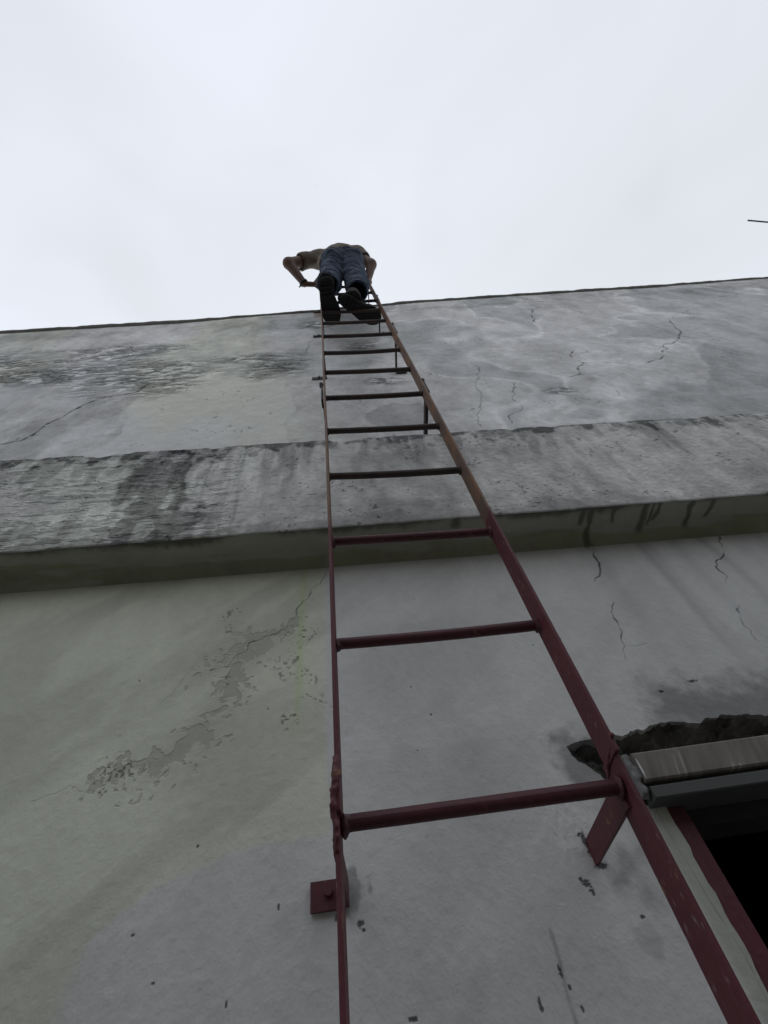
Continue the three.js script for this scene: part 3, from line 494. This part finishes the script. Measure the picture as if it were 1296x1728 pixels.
yL.forEach((a, i) => {
  const b = yR[i], z = i < 5 ? 0.2 : 0.2, A = new THREE.Vector3(RX0 + 0.001, a, z), B = new THREE.Vector3(RX1 - 0.002, b, z), d = B.clone().sub(A), L = d.length();
  const g = new THREE.CylinderGeometry(0.0105, 0.0105, L, 20, 24, false), p = g.attributes.position;
  for (let k = 0; k < p.count; k++) { const t = p.getY(k) / L + 0.5, sag = -0.004 * Math.sin(Math.PI * t) * vn(i * 3.3, 9), j = 1 + (vn(t * 14 + i * 7, k % 21) - 0.5) * 0.03; p.setX(k, p.getX(k) * j); p.setZ(k, p.getZ(k) * j + sag); }
  g.computeVertexNormals();
  g.applyQuaternion(new THREE.Quaternion().setFromUnitVectors(new THREE.Vector3(0, 1, 0), d.clone().normalize())); g.translate((A.x + B.x) / 2, (A.y + B.y) / 2, z);
  const rung = mesh('rung', metreUV(g), i <= 7 ? matRung : matRust, ladder);
  for (const [q, s] of [[A, 1], [B, -1]]) mesh('weld', lump(q.x + s * 0.005, q.y - 0.002, q.z, 0.0075, i <= 7 ? 0.0140 : 0.0115, i <= 7 ? 0.0140 : 0.0115, i * 3 + s), i <= 7 ? matRung : matRust, rung);
});
// clumsy weld where the two lengths of rail are joined
{
  const bead = (pts, r, amp, seed, h) => {                           // molten metal run along a line
    const f = (x, y, z) => { let d = 9; for (let i = 1; i < pts.length; i++) d = smin(d, cap(x, y, z, pts[i - 1], pts[i], r, r), r); return d + (vn3(x * 110 + seed, y * 75, z * 110) - 0.5) * amp + (vn3(x * 260 + seed, y * 220, z * 260) - 0.5) * amp * 0.5; };
    const q = [0, 1, 2].map((k) => [Math.min(...pts.map((p) => p[k])) - r - amp, Math.max(...pts.map((p) => p[k])) + r + amp]);
    const g = nets(f, q.map((v) => v[0]), q.map((v) => v[1]), h); return metreUV(g);
  };
  mesh('joint_weld', bead([[RX0 - 0.001, 1.86, 0.236], [RX0 - 0.001, 1.835, 0.239], [RX0 - 0.005, 1.815, 0.241], [RX0 - 0.006, 1.795, 0.240], [RX0 - 0.004, 1.775, 0.234], [RX0 - 0.005, 1.75, 0.226]], 0.0046, 0.0046, 3, 0.0015), matPaint, ladder).userData.label = 'lumpy weld joining two lengths of the left rail';
  mesh('joint_weld', bead([[RX1 - 0.002, 1.808, 0.174], [RX1 - 0.004, 1.817, 0.2], [RX1 - 0.003, 1.826, 0.226], [RX1 - 0.001, 1.836, 0.243]], 0.003, 0.004, 9, 0.0014), matPaint, ladder);
}
// stays that hold the rails off the wall; each ends in a bolted tab
function bracket(x, y, side, m, opt = {}) {
  const th = opt.th ?? 0.006, hh = opt.h ?? 0.034, lap = opt.lap ?? 0, tab = opt.tab ?? 0.05, end = opt.end ?? 0.004;
  const parts = [box(x - th / 2, x + th / 2, y - hh / 2, y + hh / 2, end, 0.2)];
  if (lap) parts.push(box(x - th / 2 + side * 0.004, x + th / 2 + side * 0.004, y - hh / 2, y + lap, 0.195, 0.232));
  const g = new THREE.Group(); g.name = 'bracket'; ladder.add(g);
  mesh('stay', metreUV(mergeGeometries(parts)), m, g);
  if (tab) {
    const x0 = side > 0 ? x + th / 2 + 0.0002 : x - tab, x1 = side > 0 ? x + tab : x - th / 2 - 0.0002;
    mesh('tab', metreUV(box(x0, x1, y - hh / 2 - 0.001, y + hh / 2 + 0.001, 0.002, 0.009)), m, g);
    const c = new THREE.CylinderGeometry(0.0062, 0.007, 0.008, 18); c.rotateX(Math.PI / 2); c.translate((x0 + x1) / 2 - side * 0.002, y + 0.003, 0.012); mesh('bolt', metreUV(c), m, g);
  }
  if (lap) mesh('weld', lump(x + side * 0.006, y + lap, 0.226, 0.008, 0.016, 0.012, y * 3), m, g);
}
bracket(RX0 - 0.008, 1.7725, -1, matPaint, { tab: 0.056, h: 0.036 });
bracket(RX1 - 0.004, 1.777, 1, matPaint, { tab: 0, h: 0.036, end: -0.03 });
bracket(RX0 - 0.006, 3.26, -1, matRust, { lap: 0.15 }); bracket(RX1 + 0.004, 3.26, 1, matRust, { lap: 0.11, th: 0.012 });
bracket(RX0 - 0.002, 4.15, -1, matRust, { tab: 0.08 }); bracket(RX1 + 0.006, 4.162, 1, matRust, { lap: 0.17, tab: 0.06, th: 0.008 });
bracket(RX0 - 0.002, 5.065, -1, matRust, { tab: 0.08 }); bracket(RX1 + 0.004, 5.02, 1, matRust, { lap: 0.17, tab: 0.05, th: 0.008 });
bracket(RX0 - 0.002, 5.87, -1, matRust, { tab: 0.08 }); bracket(RX1 + 0.004, 5.87, 1, matRust, { tab: 0.05 });

// ---------------------------------------------------------------- the window at the right
const win = new THREE.Group(); win.name = 'window'; win.userData.label = 'open unlit window with maroon frame under a weathered lintel beside the ladder'; building.add(win);
{
  const wood = paint(512, 128, 0, 0, 1, 0.25, (x, y, o) => {
    const st = fbm(x * 120 + y * 30, y * 14, 4), n = fbm(x * 14, y * 20, 4), sc = ss(0.72, 0.8, vn(x * 150 + y * 40, y * 34)) * ss(0.5, 0.65, vn(x * 22, y * 18));
    const v = 0.2 * (0.5 + 0.55 * st + 0.35 * n); o.r = mix(v * 1.08, 0.5, sc * 0.6); o.g = mix(v, 0.47, sc * 0.6); o.b = mix(v * 0.86, 0.42, sc * 0.6); o.h = st * 0.6 + n * 0.4;
  });
  const matWood = new THREE.MeshStandardMaterial({ map: wood.map, bumpMap: wood.bump, bumpScale: 0.002, roughness: 0.85 });
  const lin = (x0, x1, y0, y1, z0, z1, bev, name, m, parent) => {
    const s = new THREE.Shape(); s.moveTo(z0, y0); s.lineTo(z1 - bev, y0); s.lineTo(z1, y0 + bev); s.lineTo(z1, y1 - bev); s.lineTo(z1 - bev, y1); s.lineTo(z0, y1); s.closePath();
    const g = new THREE.ExtrudeGeometry(s, { depth: x1 - x0, bevelEnabled: false }); g.rotateY(Math.PI / 2); const p = g.attributes.position;
    for (let i = 0; i < p.count; i++) { const a = p.getX(i), b = p.getZ(i); p.setX(i, x0 + a); p.setZ(i, b); }
    // after the turn the depth runs along +x and the old x along -z
    for (let i = 0; i < p.count; i++) p.setZ(i, -p.getZ(i));
    const ix = g.index; const arr = g.attributes.position.array;
    if (!ix) for (let i = 0; i < arr.length; i += 9) for (let k = 0; k < 3; k++) { const t = arr[i + 3 + k]; arr[i + 3 + k] = arr[i + 6 + k]; arr[i + 6 + k] = t; }
    g.computeVertexNormals(); planarUV(g, 0, 0, 1, 0.25); return mesh(name, g, m, parent);
  };
  const lintel = lin(0.466, 1.4, 1.854, 1.903, -0.1, 0.04, 0.003, 'lintel', matWood, win); lintel.userData.label = 'brownish weathered lintel board with pale scratches';
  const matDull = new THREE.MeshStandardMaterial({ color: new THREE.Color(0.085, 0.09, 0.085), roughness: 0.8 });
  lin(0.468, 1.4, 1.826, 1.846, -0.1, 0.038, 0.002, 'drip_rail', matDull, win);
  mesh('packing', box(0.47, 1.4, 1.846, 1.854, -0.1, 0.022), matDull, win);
  // torn mortar and a paper sliver on the lintel's end
  const mf = (x, y, z) => Math.max(Math.abs(x - 0.4585) - 0.0065, Math.abs(y - 1.872) - 0.036, Math.abs(z - 0.012) - 0.024 + (y - 1.84) * 0.12) + (vn3(x * 120, y * 90, z * 90) - 0.5) * 0.011 + (vn3(x * 320, y * 60, z * 280) - 0.5) * 0.004;
  mesh('end_mortar', nets(mf, [0.44, 1.825, -0.02], [0.48, 1.92, 0.052], 0.002), new THREE.MeshStandardMaterial({ color: new THREE.Color(0.22, 0.222, 0.215), roughness: 0.95 }), win).userData.label = 'lumpy grey mortar on the end of the lintel';
  const sl = new THREE.Shape(); sl.moveTo(0, 0); sl.lineTo(0.0022, 0.012); sl.lineTo(0.0016, 0.03); sl.lineTo(0.0002, 0.036); sl.lineTo(-0.0008, 0.018); sl.closePath();
  const sg = new THREE.ExtrudeGeometry(sl, { depth: 0.0012, bevelEnabled: false }); sg.translate(0.4675, 1.856, 0.041); mesh('paint_flake', sg, new THREE.MeshStandardMaterial({ color: new THREE.Color(0.75, 0.75, 0.74), roughness: 0.8 }), win).userData.label = 'small white flake at the lintel end';
  // maroon frame
  const fm = matPaint, fr = win;
  mesh('frame_jamb', metreUV(box(0.488, 0.53, 0.7, 1.825, -0.06, -0.006)), fm, fr); mesh('frame_jamb', metreUV(box(1.29, 1.32, 0.7, 1.825, -0.06, -0.006)), fm, fr);
  mesh('frame_head_shade_toned', metreUV(box(0.531, 1.289, 1.8, 1.826, -0.1, -0.03)), new THREE.MeshStandardMaterial({ color: new THREE.Color(0.03, 0.032, 0.03), roughness: 0.85 }), fr); mesh('frame_sill', metreUV(box(0.53, 1.29, 0.7, 0.74, -0.06, -0.006)), fm, fr);  // head coloured near-black: the deep shade under the lintel is in its colour
}

// ---------------------------------------------------------------- the person
const person = thing('person', 'person in khaki T-shirt, blue jeans and black shoes climbing at ladder top', 'person');
{
  const J = {
    ankL: [0.0, 5.0, 0.365], kneeL: [0.025, 5.39, 0.30], hipL: [0.075, 5.77, 0.37],
    ankR: [0.17, 4.99, 0.275], kneeR: [0.225, 5.38, 0.285], hipR: [0.215, 5.77, 0.37],
    pel: [0.145, 5.83, 0.37], chest: [0.135, 6.17, 0.35], neck: [0.135, 6.37, 0.31],
    shL: [-0.045, 6.30, 0.35], elL: [-0.305, 6.10, 0.36], wrL: [-0.185, 5.955, 0.215], haL: [-0.092, 5.955, 0.205],
    shR: [0.30, 6.30, 0.36], elR: [0.402, 6.10, 0.315], wrR: [0.362, 5.955, 0.225], haR: [0.366, 5.90, 0.207],
  };
  const skinTex = new THREE.MeshStandardMaterial({ color: new THREE.Color(0.125, 0.074, 0.05), roughness: 0.6 });
  const shoulder = (x, y, z) => Math.min(cap(x, y, z, J.shL, J.shR, 0.055, 0.055));
  const bodyF = (x, y, z) => {
    let d = cap(x, y, z, J.ankL, J.kneeL, 0.035, 0.05); d = smin(d, cap(x, y, z, J.kneeL, J.hipL, 0.05, 0.072), 0.02);
    let e = cap(x, y, z, J.ankR, J.kneeR, 0.035, 0.05); e = smin(e, cap(x, y, z, J.kneeR, J.hipR, 0.05, 0.072), 0.02);
    d = smin(d, e, 0.03); d = smin(d, ell(x, y, z, J.pel, [0.15, 0.11, 0.1]), 0.04); d = smin(d, ell(x, y, z, J.chest, [0.14, 0.24, 0.095]), 0.06); d = smin(d, shoulder(x, y, z), 0.06);
    for (const s of ['L', 'R']) { d = smin(d, cap(x, y, z, J['sh' + s], J['el' + s], 0.055, 0.045), 0.03); d = smin(d, cap(x, y, z, J['el' + s], J['wr' + s], 0.046, 0.028), 0.02); }
    d = smin(d, cap(x, y, z, J.neck, [0.14, 6.46, 0.29], 0.052, 0.048), 0.03);
    return d;
  };
  const HC = [0.142, 6.56, 0.275];
  const headF = (x, y, z) => {
    let d = ell(x, y, z, HC, [0.074, 0.108, 0.094]); d = smin(d, ell(x, y, z, [HC[0], HC[1] - 0.055, HC[2] - 0.04], [0.052, 0.06, 0.05]), 0.03);
    d = smin(d, cap(x, y, z, [HC[0], HC[1] + 0.01, HC[2] - 0.09], [HC[0], HC[1] - 0.028, HC[2] - 0.106], 0.009, 0.013), 0.012);
    for (const s of [-1, 1]) { d = smin(d, ell(x, y, z, [HC[0] + s * 0.076, HC[1] - 0.01, HC[2] + 0.008], [0.01, 0.03, 0.02]), 0.008); d = Math.max(d, -(Math.hypot(x - HC[0] - s * 0.03, y - HC[1] - 0.008, z - HC[2] + 0.1) - 0.015)); d = Math.min(d, Math.hypot(x - HC[0] - s * 0.03, y - HC[1] - 0.008, z - HC[2] + 0.082) - 0.012); }
    d = Math.max(d, -(ell(x, y, z, [HC[0], HC[1] - 0.058, HC[2] - 0.098], [0.022, 0.0035, 0.012])));
    return smin(d, cap(x, y, z, J.neck, [0.14, 6.46, 0.29], 0.052, 0.048), 0.02);
  };
  const hand = (s) => {                                           // four fingers round the rail from outside, the thumb on the near edge
    const W = s < 0 ? J.wrL : J.wrR, H = s < 0 ? J.haL : J.haR, rx = s < 0 ? RX0 : RX1, o = s; const chains = [];
    for (let k = 0; k < 4; k++) { const y = H[1] + 0.032 - k * 0.021, q = [1, 1.08, 1.02, 0.85][k]; chains.push([[H[0] + 0 * o, y, 0.196], [rx + o * 0.018, y + 0.002, 0.174], [rx + o * 0.002, y - 0.002, 0.166 - 0.004 * q], [rx - o * 0.013, y - 0.004, 0.18], [rx - o * 0.0135, y - 0.005, 0.196 + 0.008 * q]]); }
    const th = [[H[0], H[1] + 0.01, 0.225], [rx + o * 0.02, H[1] + 0.036, 0.247], [rx, H[1] + 0.046, 0.252], [rx - o * 0.012, H[1] + 0.048, 0.24]];
    const f = (x, y, z) => {
      let d = cap(x, y, z, W, H, 0.023, 0.02); d = smin(d, ell(x, y, z, [mix(H[0], rx, 0.35), H[1], 0.205], [0.014, 0.046, 0.034]), 0.015);
      for (const c of chains) { let m = 9; for (let i = 1; i < c.length; i++) m = Math.min(m, cap(x, y, z, c[i - 1], c[i], 0.0098 - i * 0.0006, 0.0092 - i * 0.0006)); d = smin(d, m, 0.006); }
      let m = 9; for (let i = 1; i < th.length; i++) m = Math.min(m, cap(x, y, z, th[i - 1], th[i], 0.0125 - i * 0.001, 0.0115 - i * 0.001)); return smin(d, m, 0.008);
    };
    const x0 = Math.min(W[0], rx) - 0.05, x1 = Math.max(W[0], rx) + 0.05;
    return nets(f, [x0, H[1] - 0.08, 0.13], [x1, H[1] + 0.1, 0.3], 0.0035);
  };
  const body = mergeGeometries([nets(bodyF, [-0.4, 4.92, 0.1], [0.52, 6.5, 0.52], 0.011), nets(headF, [0.02, 6.38, 0.14], [0.26, 6.7, 0.4], 0.005), hand(-1), hand(1)]);
  const bodyMesh = mesh('body', body, skinTex, person);
  // hair
  const hairF = (x, y, z) => { const n = (vn3(x * 60, y * 60, z * 60) - 0.5) * 0.008; let d = ell(x, y, z, [HC[0], HC[1] + 0.012, HC[2] + 0.012], [0.083, 0.11, 0.098]) + n; d = Math.max(d, -(ell(x, y, z, [HC[0], HC[1] - 0.045, HC[2] - 0.09], [0.072, 0.1, 0.075]))); return Math.max(d, HC[1] - 0.07 - y - (HC[2] - z) * 0.4); };
  mesh('hair', nets(hairF, [0.03, 6.42, 0.14], [0.26, 6.72, 0.42], 0.006), new THREE.MeshStandardMaterial({ color: new THREE.Color(0.015, 0.013, 0.012), roughness: 0.7 }), person);

  // jeans: loose legs with folds, low-slung seat
  const fold = (x, y, z) => (vn3(x * 14 + y * 8, y * 30 + x * 14, z * 14 + y * 6) - 0.5) * 0.026 + (vn3(x * 34 + y * 10, y * 62 + x * 20, z * 34) - 0.5) * 0.011;
  const jeansF = (x, y, z) => {
    let d = cap(x, y, z, [J.ankL[0] + 0.008, 5.0, J.ankL[2] - 0.004], J.kneeL, 0.068, 0.078); d = smin(d, cap(x, y, z, J.kneeL, J.hipL, 0.078, 0.098), 0.03);
    let e = cap(x, y, z, [J.ankR[0] + 0.035, 5.0, J.ankR[2] + 0.02], J.kneeR, 0.07, 0.079); e = smin(e, cap(x, y, z, J.kneeR, J.hipR, 0.079, 0.1), 0.03);
    d = smin(d, e, 0.012); d = smin(d, ell(x, y, z, [0.145, 5.86, 0.365], [0.172, 0.13, 0.115]), 0.035);
    d = smin(d, ell(x, y, z, [0.078, 5.80, 0.412], [0.088, 0.095, 0.072]), 0.03); d = smin(d, ell(x, y, z, [0.215, 5.80, 0.412], [0.088, 0.095, 0.072]), 0.03);
    d += fold(x, y, z);
    d = Math.max(d, y - 5.96, 4.985 + 0.03 * ss(0.09, 0.12, x) - (z - 0.3) * 0.12 - y);
    const hollowL = cap(x, y, z, [J.ankL[0] + 0.006, 4.9, J.ankL[2]], [J.ankL[0] + 0.008, 5.07, J.ankL[2] - 0.01], 0.06, 0.055), hollowR = cap(x, y, z, [J.ankR[0] + 0.033, 4.9, J.ankR[2] + 0.02], [J.ankR[0] + 0.035, 5.07, J.ankR[2] + 0.015], 0.062, 0.056);
    return Math.max(d, -hollowL, -hollowR);
  };
  const denim = paint(512, 512, 0, 0, 0.6, 0.6, (x, y, o) => { const n = fbm(x * 9, y * 6, 4), w = fbm(x * 160 + y * 160, y * 60, 2), f = ss(0.5, 0.75, fbm(x * 22 + y * 5, y * 12, 4)), t = 0.5 + 0.5 * n + 0.3 * (w - 0.5); o.r = mix(0.045, 0.115, f) * t; o.g = mix(0.07, 0.155, f) * t; o.b = mix(0.115, 0.225, f) * t; o.h = w; });
  const uvScale = (g, s) => { const u = g.attributes.uv; for (let i = 0; i < u.count; i++) u.setXY(i, u.getX(i) / s, u.getY(i) / s); return g; };
  const jeans = mesh('jeans', uvScale(nets(jeansF, [-0.12, 4.94, 0.12], [0.42, 6.0, 0.56], 0.0085), 0.6), new THREE.MeshStandardMaterial({ map: denim.map, bumpMap: denim.bump, bumpScale: 0.0015, roughness: 0.9 }), person);
  // stitched seams and back pockets
  const thread = new THREE.MeshStandardMaterial({ color: new THREE.Color(0.3, 0.27, 0.2), roughness: 0.9 });
  const onJeans = (x, y, z0, dz) => { let z = z0; for (let i = 0; i < 200; i++) { const d = jeansF(x, y, z); if (d < 0.0006) break; z -= dz * Math.max(d * 0.6, 0.0004); } return new THREE.Vector3(x, y, z); };
  const seam = (pts) => new THREE.TubeGeometry(new THREE.CatmullRomCurve3(pts.map(([x, y]) => onJeans(x, y, 0.6, 1))), 30, 0.0016, 5);
  for (const c of [0.078, 0.213]) mesh('pocket_seam', seam([[c - 0.052, 5.9], [c - 0.05, 5.82], [c - 0.02, 5.775], [c, 5.765], [c + 0.02, 5.775], [c + 0.05, 5.82], [c + 0.052, 5.9]]), thread, jeans);
  mesh('yoke_seam', seam([[0.0, 5.93], [0.07, 5.918], [0.145, 5.905], [0.22, 5.918], [0.29, 5.93]]), thread, jeans);

  // T-shirt: hangs loose, short sleeves
  const midL = J.shL.map((v, i) => mix(v, J.elL[i], 0.6)), midR = J.shR.map((v, i) => mix(v, J.elR[i], 0.45));
  const shirtF = (x, y, z) => {
    let d = ell(x, y, z, [0.138, 6.12, 0.352], [0.186, 0.31, 0.13]); d = smin(d, ell(x, y, z, [0.138, 5.93, 0.36], [0.19, 0.16, 0.135]), 0.06); d = smin(d, cap(x, y, z, J.shL, J.shR, 0.073, 0.073), 0.07);
    d = smin(d, cap(x, y, z, J.shL, midL, 0.076, 0.07), 0.045); d = smin(d, cap(x, y, z, J.shR, midR, 0.074, 0.066), 0.045);
    d += (vn3(x * 14 + y * 3, y * 9, z * 14) - 0.5) * 0.022 + (vn3(x * 40, y * 26, z * 40) - 0.5) * 0.006;
    // open hem, neck and sleeve ends
    d = Math.max(d, 5.865 + 0.02 * vn(x * 8, z * 8) + (0.37 - z) * 0.12 - y);
    d = Math.max(d, -(ell(x, y, z, [0.14, 5.86, 0.36], [0.176, 0.14, 0.122])), -(cap(x, y, z, [0.137, 6.33, 0.31], [0.14, 6.6, 0.285], 0.058, 0.07)));
    for (const [m, e] of [[midL, J.elL], [midR, J.elR]]) { const ax = e[0] - m[0], ay = e[1] - m[1], az = e[2] - m[2], L = Math.hypot(ax, ay, az), t = ((x - m[0]) * ax + (y - m[1]) * ay + (z - m[2]) * az) / L; if (Math.hypot(x - m[0], y - m[1], z - m[2]) < 0.16) d = Math.max(d, t - 0.012, -(cap(x, y, z, m, e, 0.057, 0.052))); }
    return d;
  };
  const knit = paint(256, 256, 0, 0, 0.4, 0.4, (x, y, o) => { const n = fbm(x * 12, y * 9, 4), w = fbm(x * 200, y * 200, 2), t = 0.8 + 0.4 * n; o.r = 0.175 * t; o.g = 0.148 * t; o.b = 0.118 * t; o.h = w; });
  mesh('shirt', uvScale(nets(shirtF, [-0.34, 5.8, 0.14], [0.5, 6.46, 0.56], 0.009), 0.4), new THREE.MeshStandardMaterial({ map: knit.map, bumpMap: knit.bump, bumpScale: 0.001, roughness: 0.95 }), person);

  // watch on the left wrist
  const dv = new THREE.Vector3(J.wrL[0] - J.elL[0], J.wrL[1] - J.elL[1], J.wrL[2] - J.elL[2]).normalize(), wq = new THREE.Quaternion().setFromUnitVectors(new THREE.Vector3(0, 0, 1), dv);
  const strap = new THREE.TorusGeometry(0.031, 0.007, 8, 32); strap.scale(1, 1, 1.8); strap.applyQuaternion(wq); strap.translate(J.wrL[0] - dv.x * 0.012, J.wrL[1] - dv.y * 0.012, J.wrL[2] - dv.z * 0.012);
  const watch = mesh('watch', strap, new THREE.MeshStandardMaterial({ color: new THREE.Color(0.02, 0.02, 0.022), roughness: 0.5 }), person);
  const dial = new THREE.CylinderGeometry(0.018, 0.018, 0.01, 24); dial.rotateX(Math.PI / 2); dial.rotateY(-0.9); dial.translate(J.wrL[0] - 0.036, J.wrL[1] + 0.004, J.wrL[2] - 0.012); mesh('dial', dial, new THREE.MeshStandardMaterial({ color: new THREE.Color(0.03, 0.03, 0.035), roughness: 0.35 }), watch);

  // shoes: outline of each sole as it stands on the rung, heel block and treads, padded upper
  const rubber = new THREE.MeshStandardMaterial({ color: new THREE.Color(0.022, 0.021, 0.02), roughness: 0.85 }), leather = new THREE.MeshStandardMaterial({ color: new THREE.Color(0.022, 0.021, 0.021), roughness: 0.9 });
  function shoe(out, y, ank, tone) {                              // out: heel-to-toe stations [x, z, half width]
    const a = out[0], b = out[out.length - 1], dx = b[0] - a[0], dz = b[1] - a[1], L = Math.hypot(dx, dz), ux = dx / L, uz = dz / L, nx = -uz, nz = ux;
    const curve = new THREE.CatmullRomCurve3(out.map(([x, z, w]) => new THREE.Vector3(x, z, w)));
    const left = [], right = []; for (let i = 0; i <= 26; i++) { const p = curve.getPoint(i / 26), e = Math.min(1, Math.sqrt(Math.sin(clamp(i / 26, 0.002, 0.998) * Math.PI) * 4)), w = p.z * e; left.push([p.x + nx * w, p.y + nz * w]); right.push([p.x - nx * w, p.y - nz * w]); }
    const ring = left.concat(right.reverse()); const s = new THREE.Shape(ring.map(([x, z]) => new THREE.Vector2(x, -z)));
    const g = new THREE.Group(); g.name = 'shoe'; person.add(g);
    const mid = new THREE.ExtrudeGeometry(s, { depth: 0.014, bevelEnabled: true, bevelSize: 0.003, bevelThickness: 0.003, bevelSegments: 2 }); mid.rotateX(-Math.PI / 2); mid.translate(0, y + 0.004, 0);
    const sole = mesh('sole', mid, rubber, g);
    const at = (t) => { const p = curve.getPoint(t), e = Math.min(1, Math.sqrt(Math.sin(clamp(t, 0.002, 0.998) * Math.PI) * 4)); return [p.x, p.y, p.z * e * 0.93]; };
    const treads = []; for (let k = 0; k < 17; k++) { const t = 0.04 + k * 0.0565; if (t > 0.36 && t < 0.45) continue; const [x, z, w] = at(t); const q = new THREE.BoxGeometry(w * 2, t < 0.36 ? 0.014 : 0.006, 0.0105); q.rotateY(Math.atan2(-nz, nx)); q.translate(x, y + (t < 0.36 ? -0.005 : 0.0), z); treads.push(q); }
    mesh('tread', mergeGeometries(treads), rubber, sole).userData.kind = 'stuff';
    const F = (x, yy, z) => {
      let d = 9; for (let i = 1; i < out.length; i++) { const p = out[i - 1], q = out[i]; d = smin(d, cap(x, (yy - y - 0.02) * 1.1, z, [p[0] + ux * 0.012 * (i === 1), 0.012, p[1] + uz * 0.012 * (i === 1)], [q[0] - ux * 0.03 * (i === out.length - 1), 0.008, q[1] - uz * 0.03 * (i === out.length - 1)], p[2] * 0.93, q[2] * 0.93), 0.03); }
      d = smin(d, cap(x, yy, z, [ank[0], y + 0.04, ank[2]], [ank[0], y + 0.11, ank[2]], 0.05, 0.052), 0.03);
      return Math.max(d + (vn3(x * 60, yy * 60, z * 60) - 0.5) * 0.004, y + 0.019 - yy, yy - y - 0.125);
    };
    const xs = out.map((q) => q[0]).concat(ank[0]), zs = out.map((q) => q[1]).concat(ank[2]);
    mesh('upper', nets(F, [Math.min(...xs) - 0.08, y, Math.min(...zs) - 0.08], [Math.max(...xs) + 0.08, y + 0.14, Math.max(...zs) + 0.08], 0.006), leather, g);
    const pipe = ring.map(([x, z]) => new THREE.Vector3(x, y + 0.021, z)); mesh('welt', new THREE.TubeGeometry(new THREE.CatmullRomCurve3(pipe, true), 90, 0.0022, 5, true), new THREE.MeshStandardMaterial({ color: tone, roughness: 0.8 }), g);
  }
  shoe([[-0.004, 0.412, 0.034], [-0.005, 0.37, 0.042], [-0.003, 0.29, 0.045], [0.006, 0.235, 0.055], [0.012, 0.195, 0.061], [0.02, 0.162, 0.055], [0.026, 0.138, 0.038]], 4.902, J.ankL, new THREE.Color(0.2, 0.19, 0.18));
  shoe([[0.083, 0.285, 0.03], [0.12, 0.262, 0.04], [0.18, 0.218, 0.045], [0.225, 0.185, 0.052], [0.265, 0.17, 0.058], [0.297, 0.15, 0.053], [0.32, 0.136, 0.038]], 4.877, J.ankR, new THREE.Color(0.2, 0.19, 0.18));
}

// ---------------------------------------------------------------- aerial on the roof, only the tip of one rod in view
{
  const a = thing('roof_aerial', 'thin dark aerial rod poking out over the roof edge against the sky', 'aerial'), m = new THREE.MeshStandardMaterial({ color: new THREE.Color(0.06, 0.06, 0.065), roughness: 0.5, metalness: 0.3 });
  const rod = (name, p, q, r) => { const A = new THREE.Vector3(...p), B = new THREE.Vector3(...q), d = B.clone().sub(A), g = new THREE.CylinderGeometry(r, r, d.length(), 10); g.applyQuaternion(new THREE.Quaternion().setFromUnitVectors(new THREE.Vector3(0, 1, 0), d.clone().normalize())); g.translate((A.x + B.x) / 2, (A.y + B.y) / 2, (A.z + B.z) / 2); return mesh(name, g, m, a); };
  rod('mast', [5.5, 5.7, -0.5], [5.5, 7.0, -0.5], 0.016); rod('boom', [5.5, 6.88, -0.6], [5.5, 6.88, 0.5], 0.01);
  rod('element', [4.493, 6.9, 0.437], [6.5, 6.9, 0.222], 0.0075); rod('element', [5.05, 6.9, 0.05], [5.95, 6.9, 0.05], 0.005); rod('element', [5.1, 6.9, -0.25], [5.9, 6.9, -0.25], 0.005);
}

// ---------------------------------------------------------------- unseen house added behind the camera to shade the lower wall and ledge
{
  const n = thing('added_shading_house', 'unseen low plain house added across the yard to shade the wall', 'house');
  mesh('wall', box(-9, 9, 0, 3.9, 4.2, 4.5), new THREE.MeshStandardMaterial({ color: new THREE.Color(0.2, 0.19, 0.17), roughness: 0.95 }), n);
  const r = new THREE.BoxGeometry(18.6, 0.12, 4); r.rotateX(-0.12); r.translate(0, 4.2, 5.95); mesh('roof', r, new THREE.MeshStandardMaterial({ color: new THREE.Color(0.16, 0.1, 0.08), roughness: 0.95 }), n);
}

renderer.render(scene, camera);
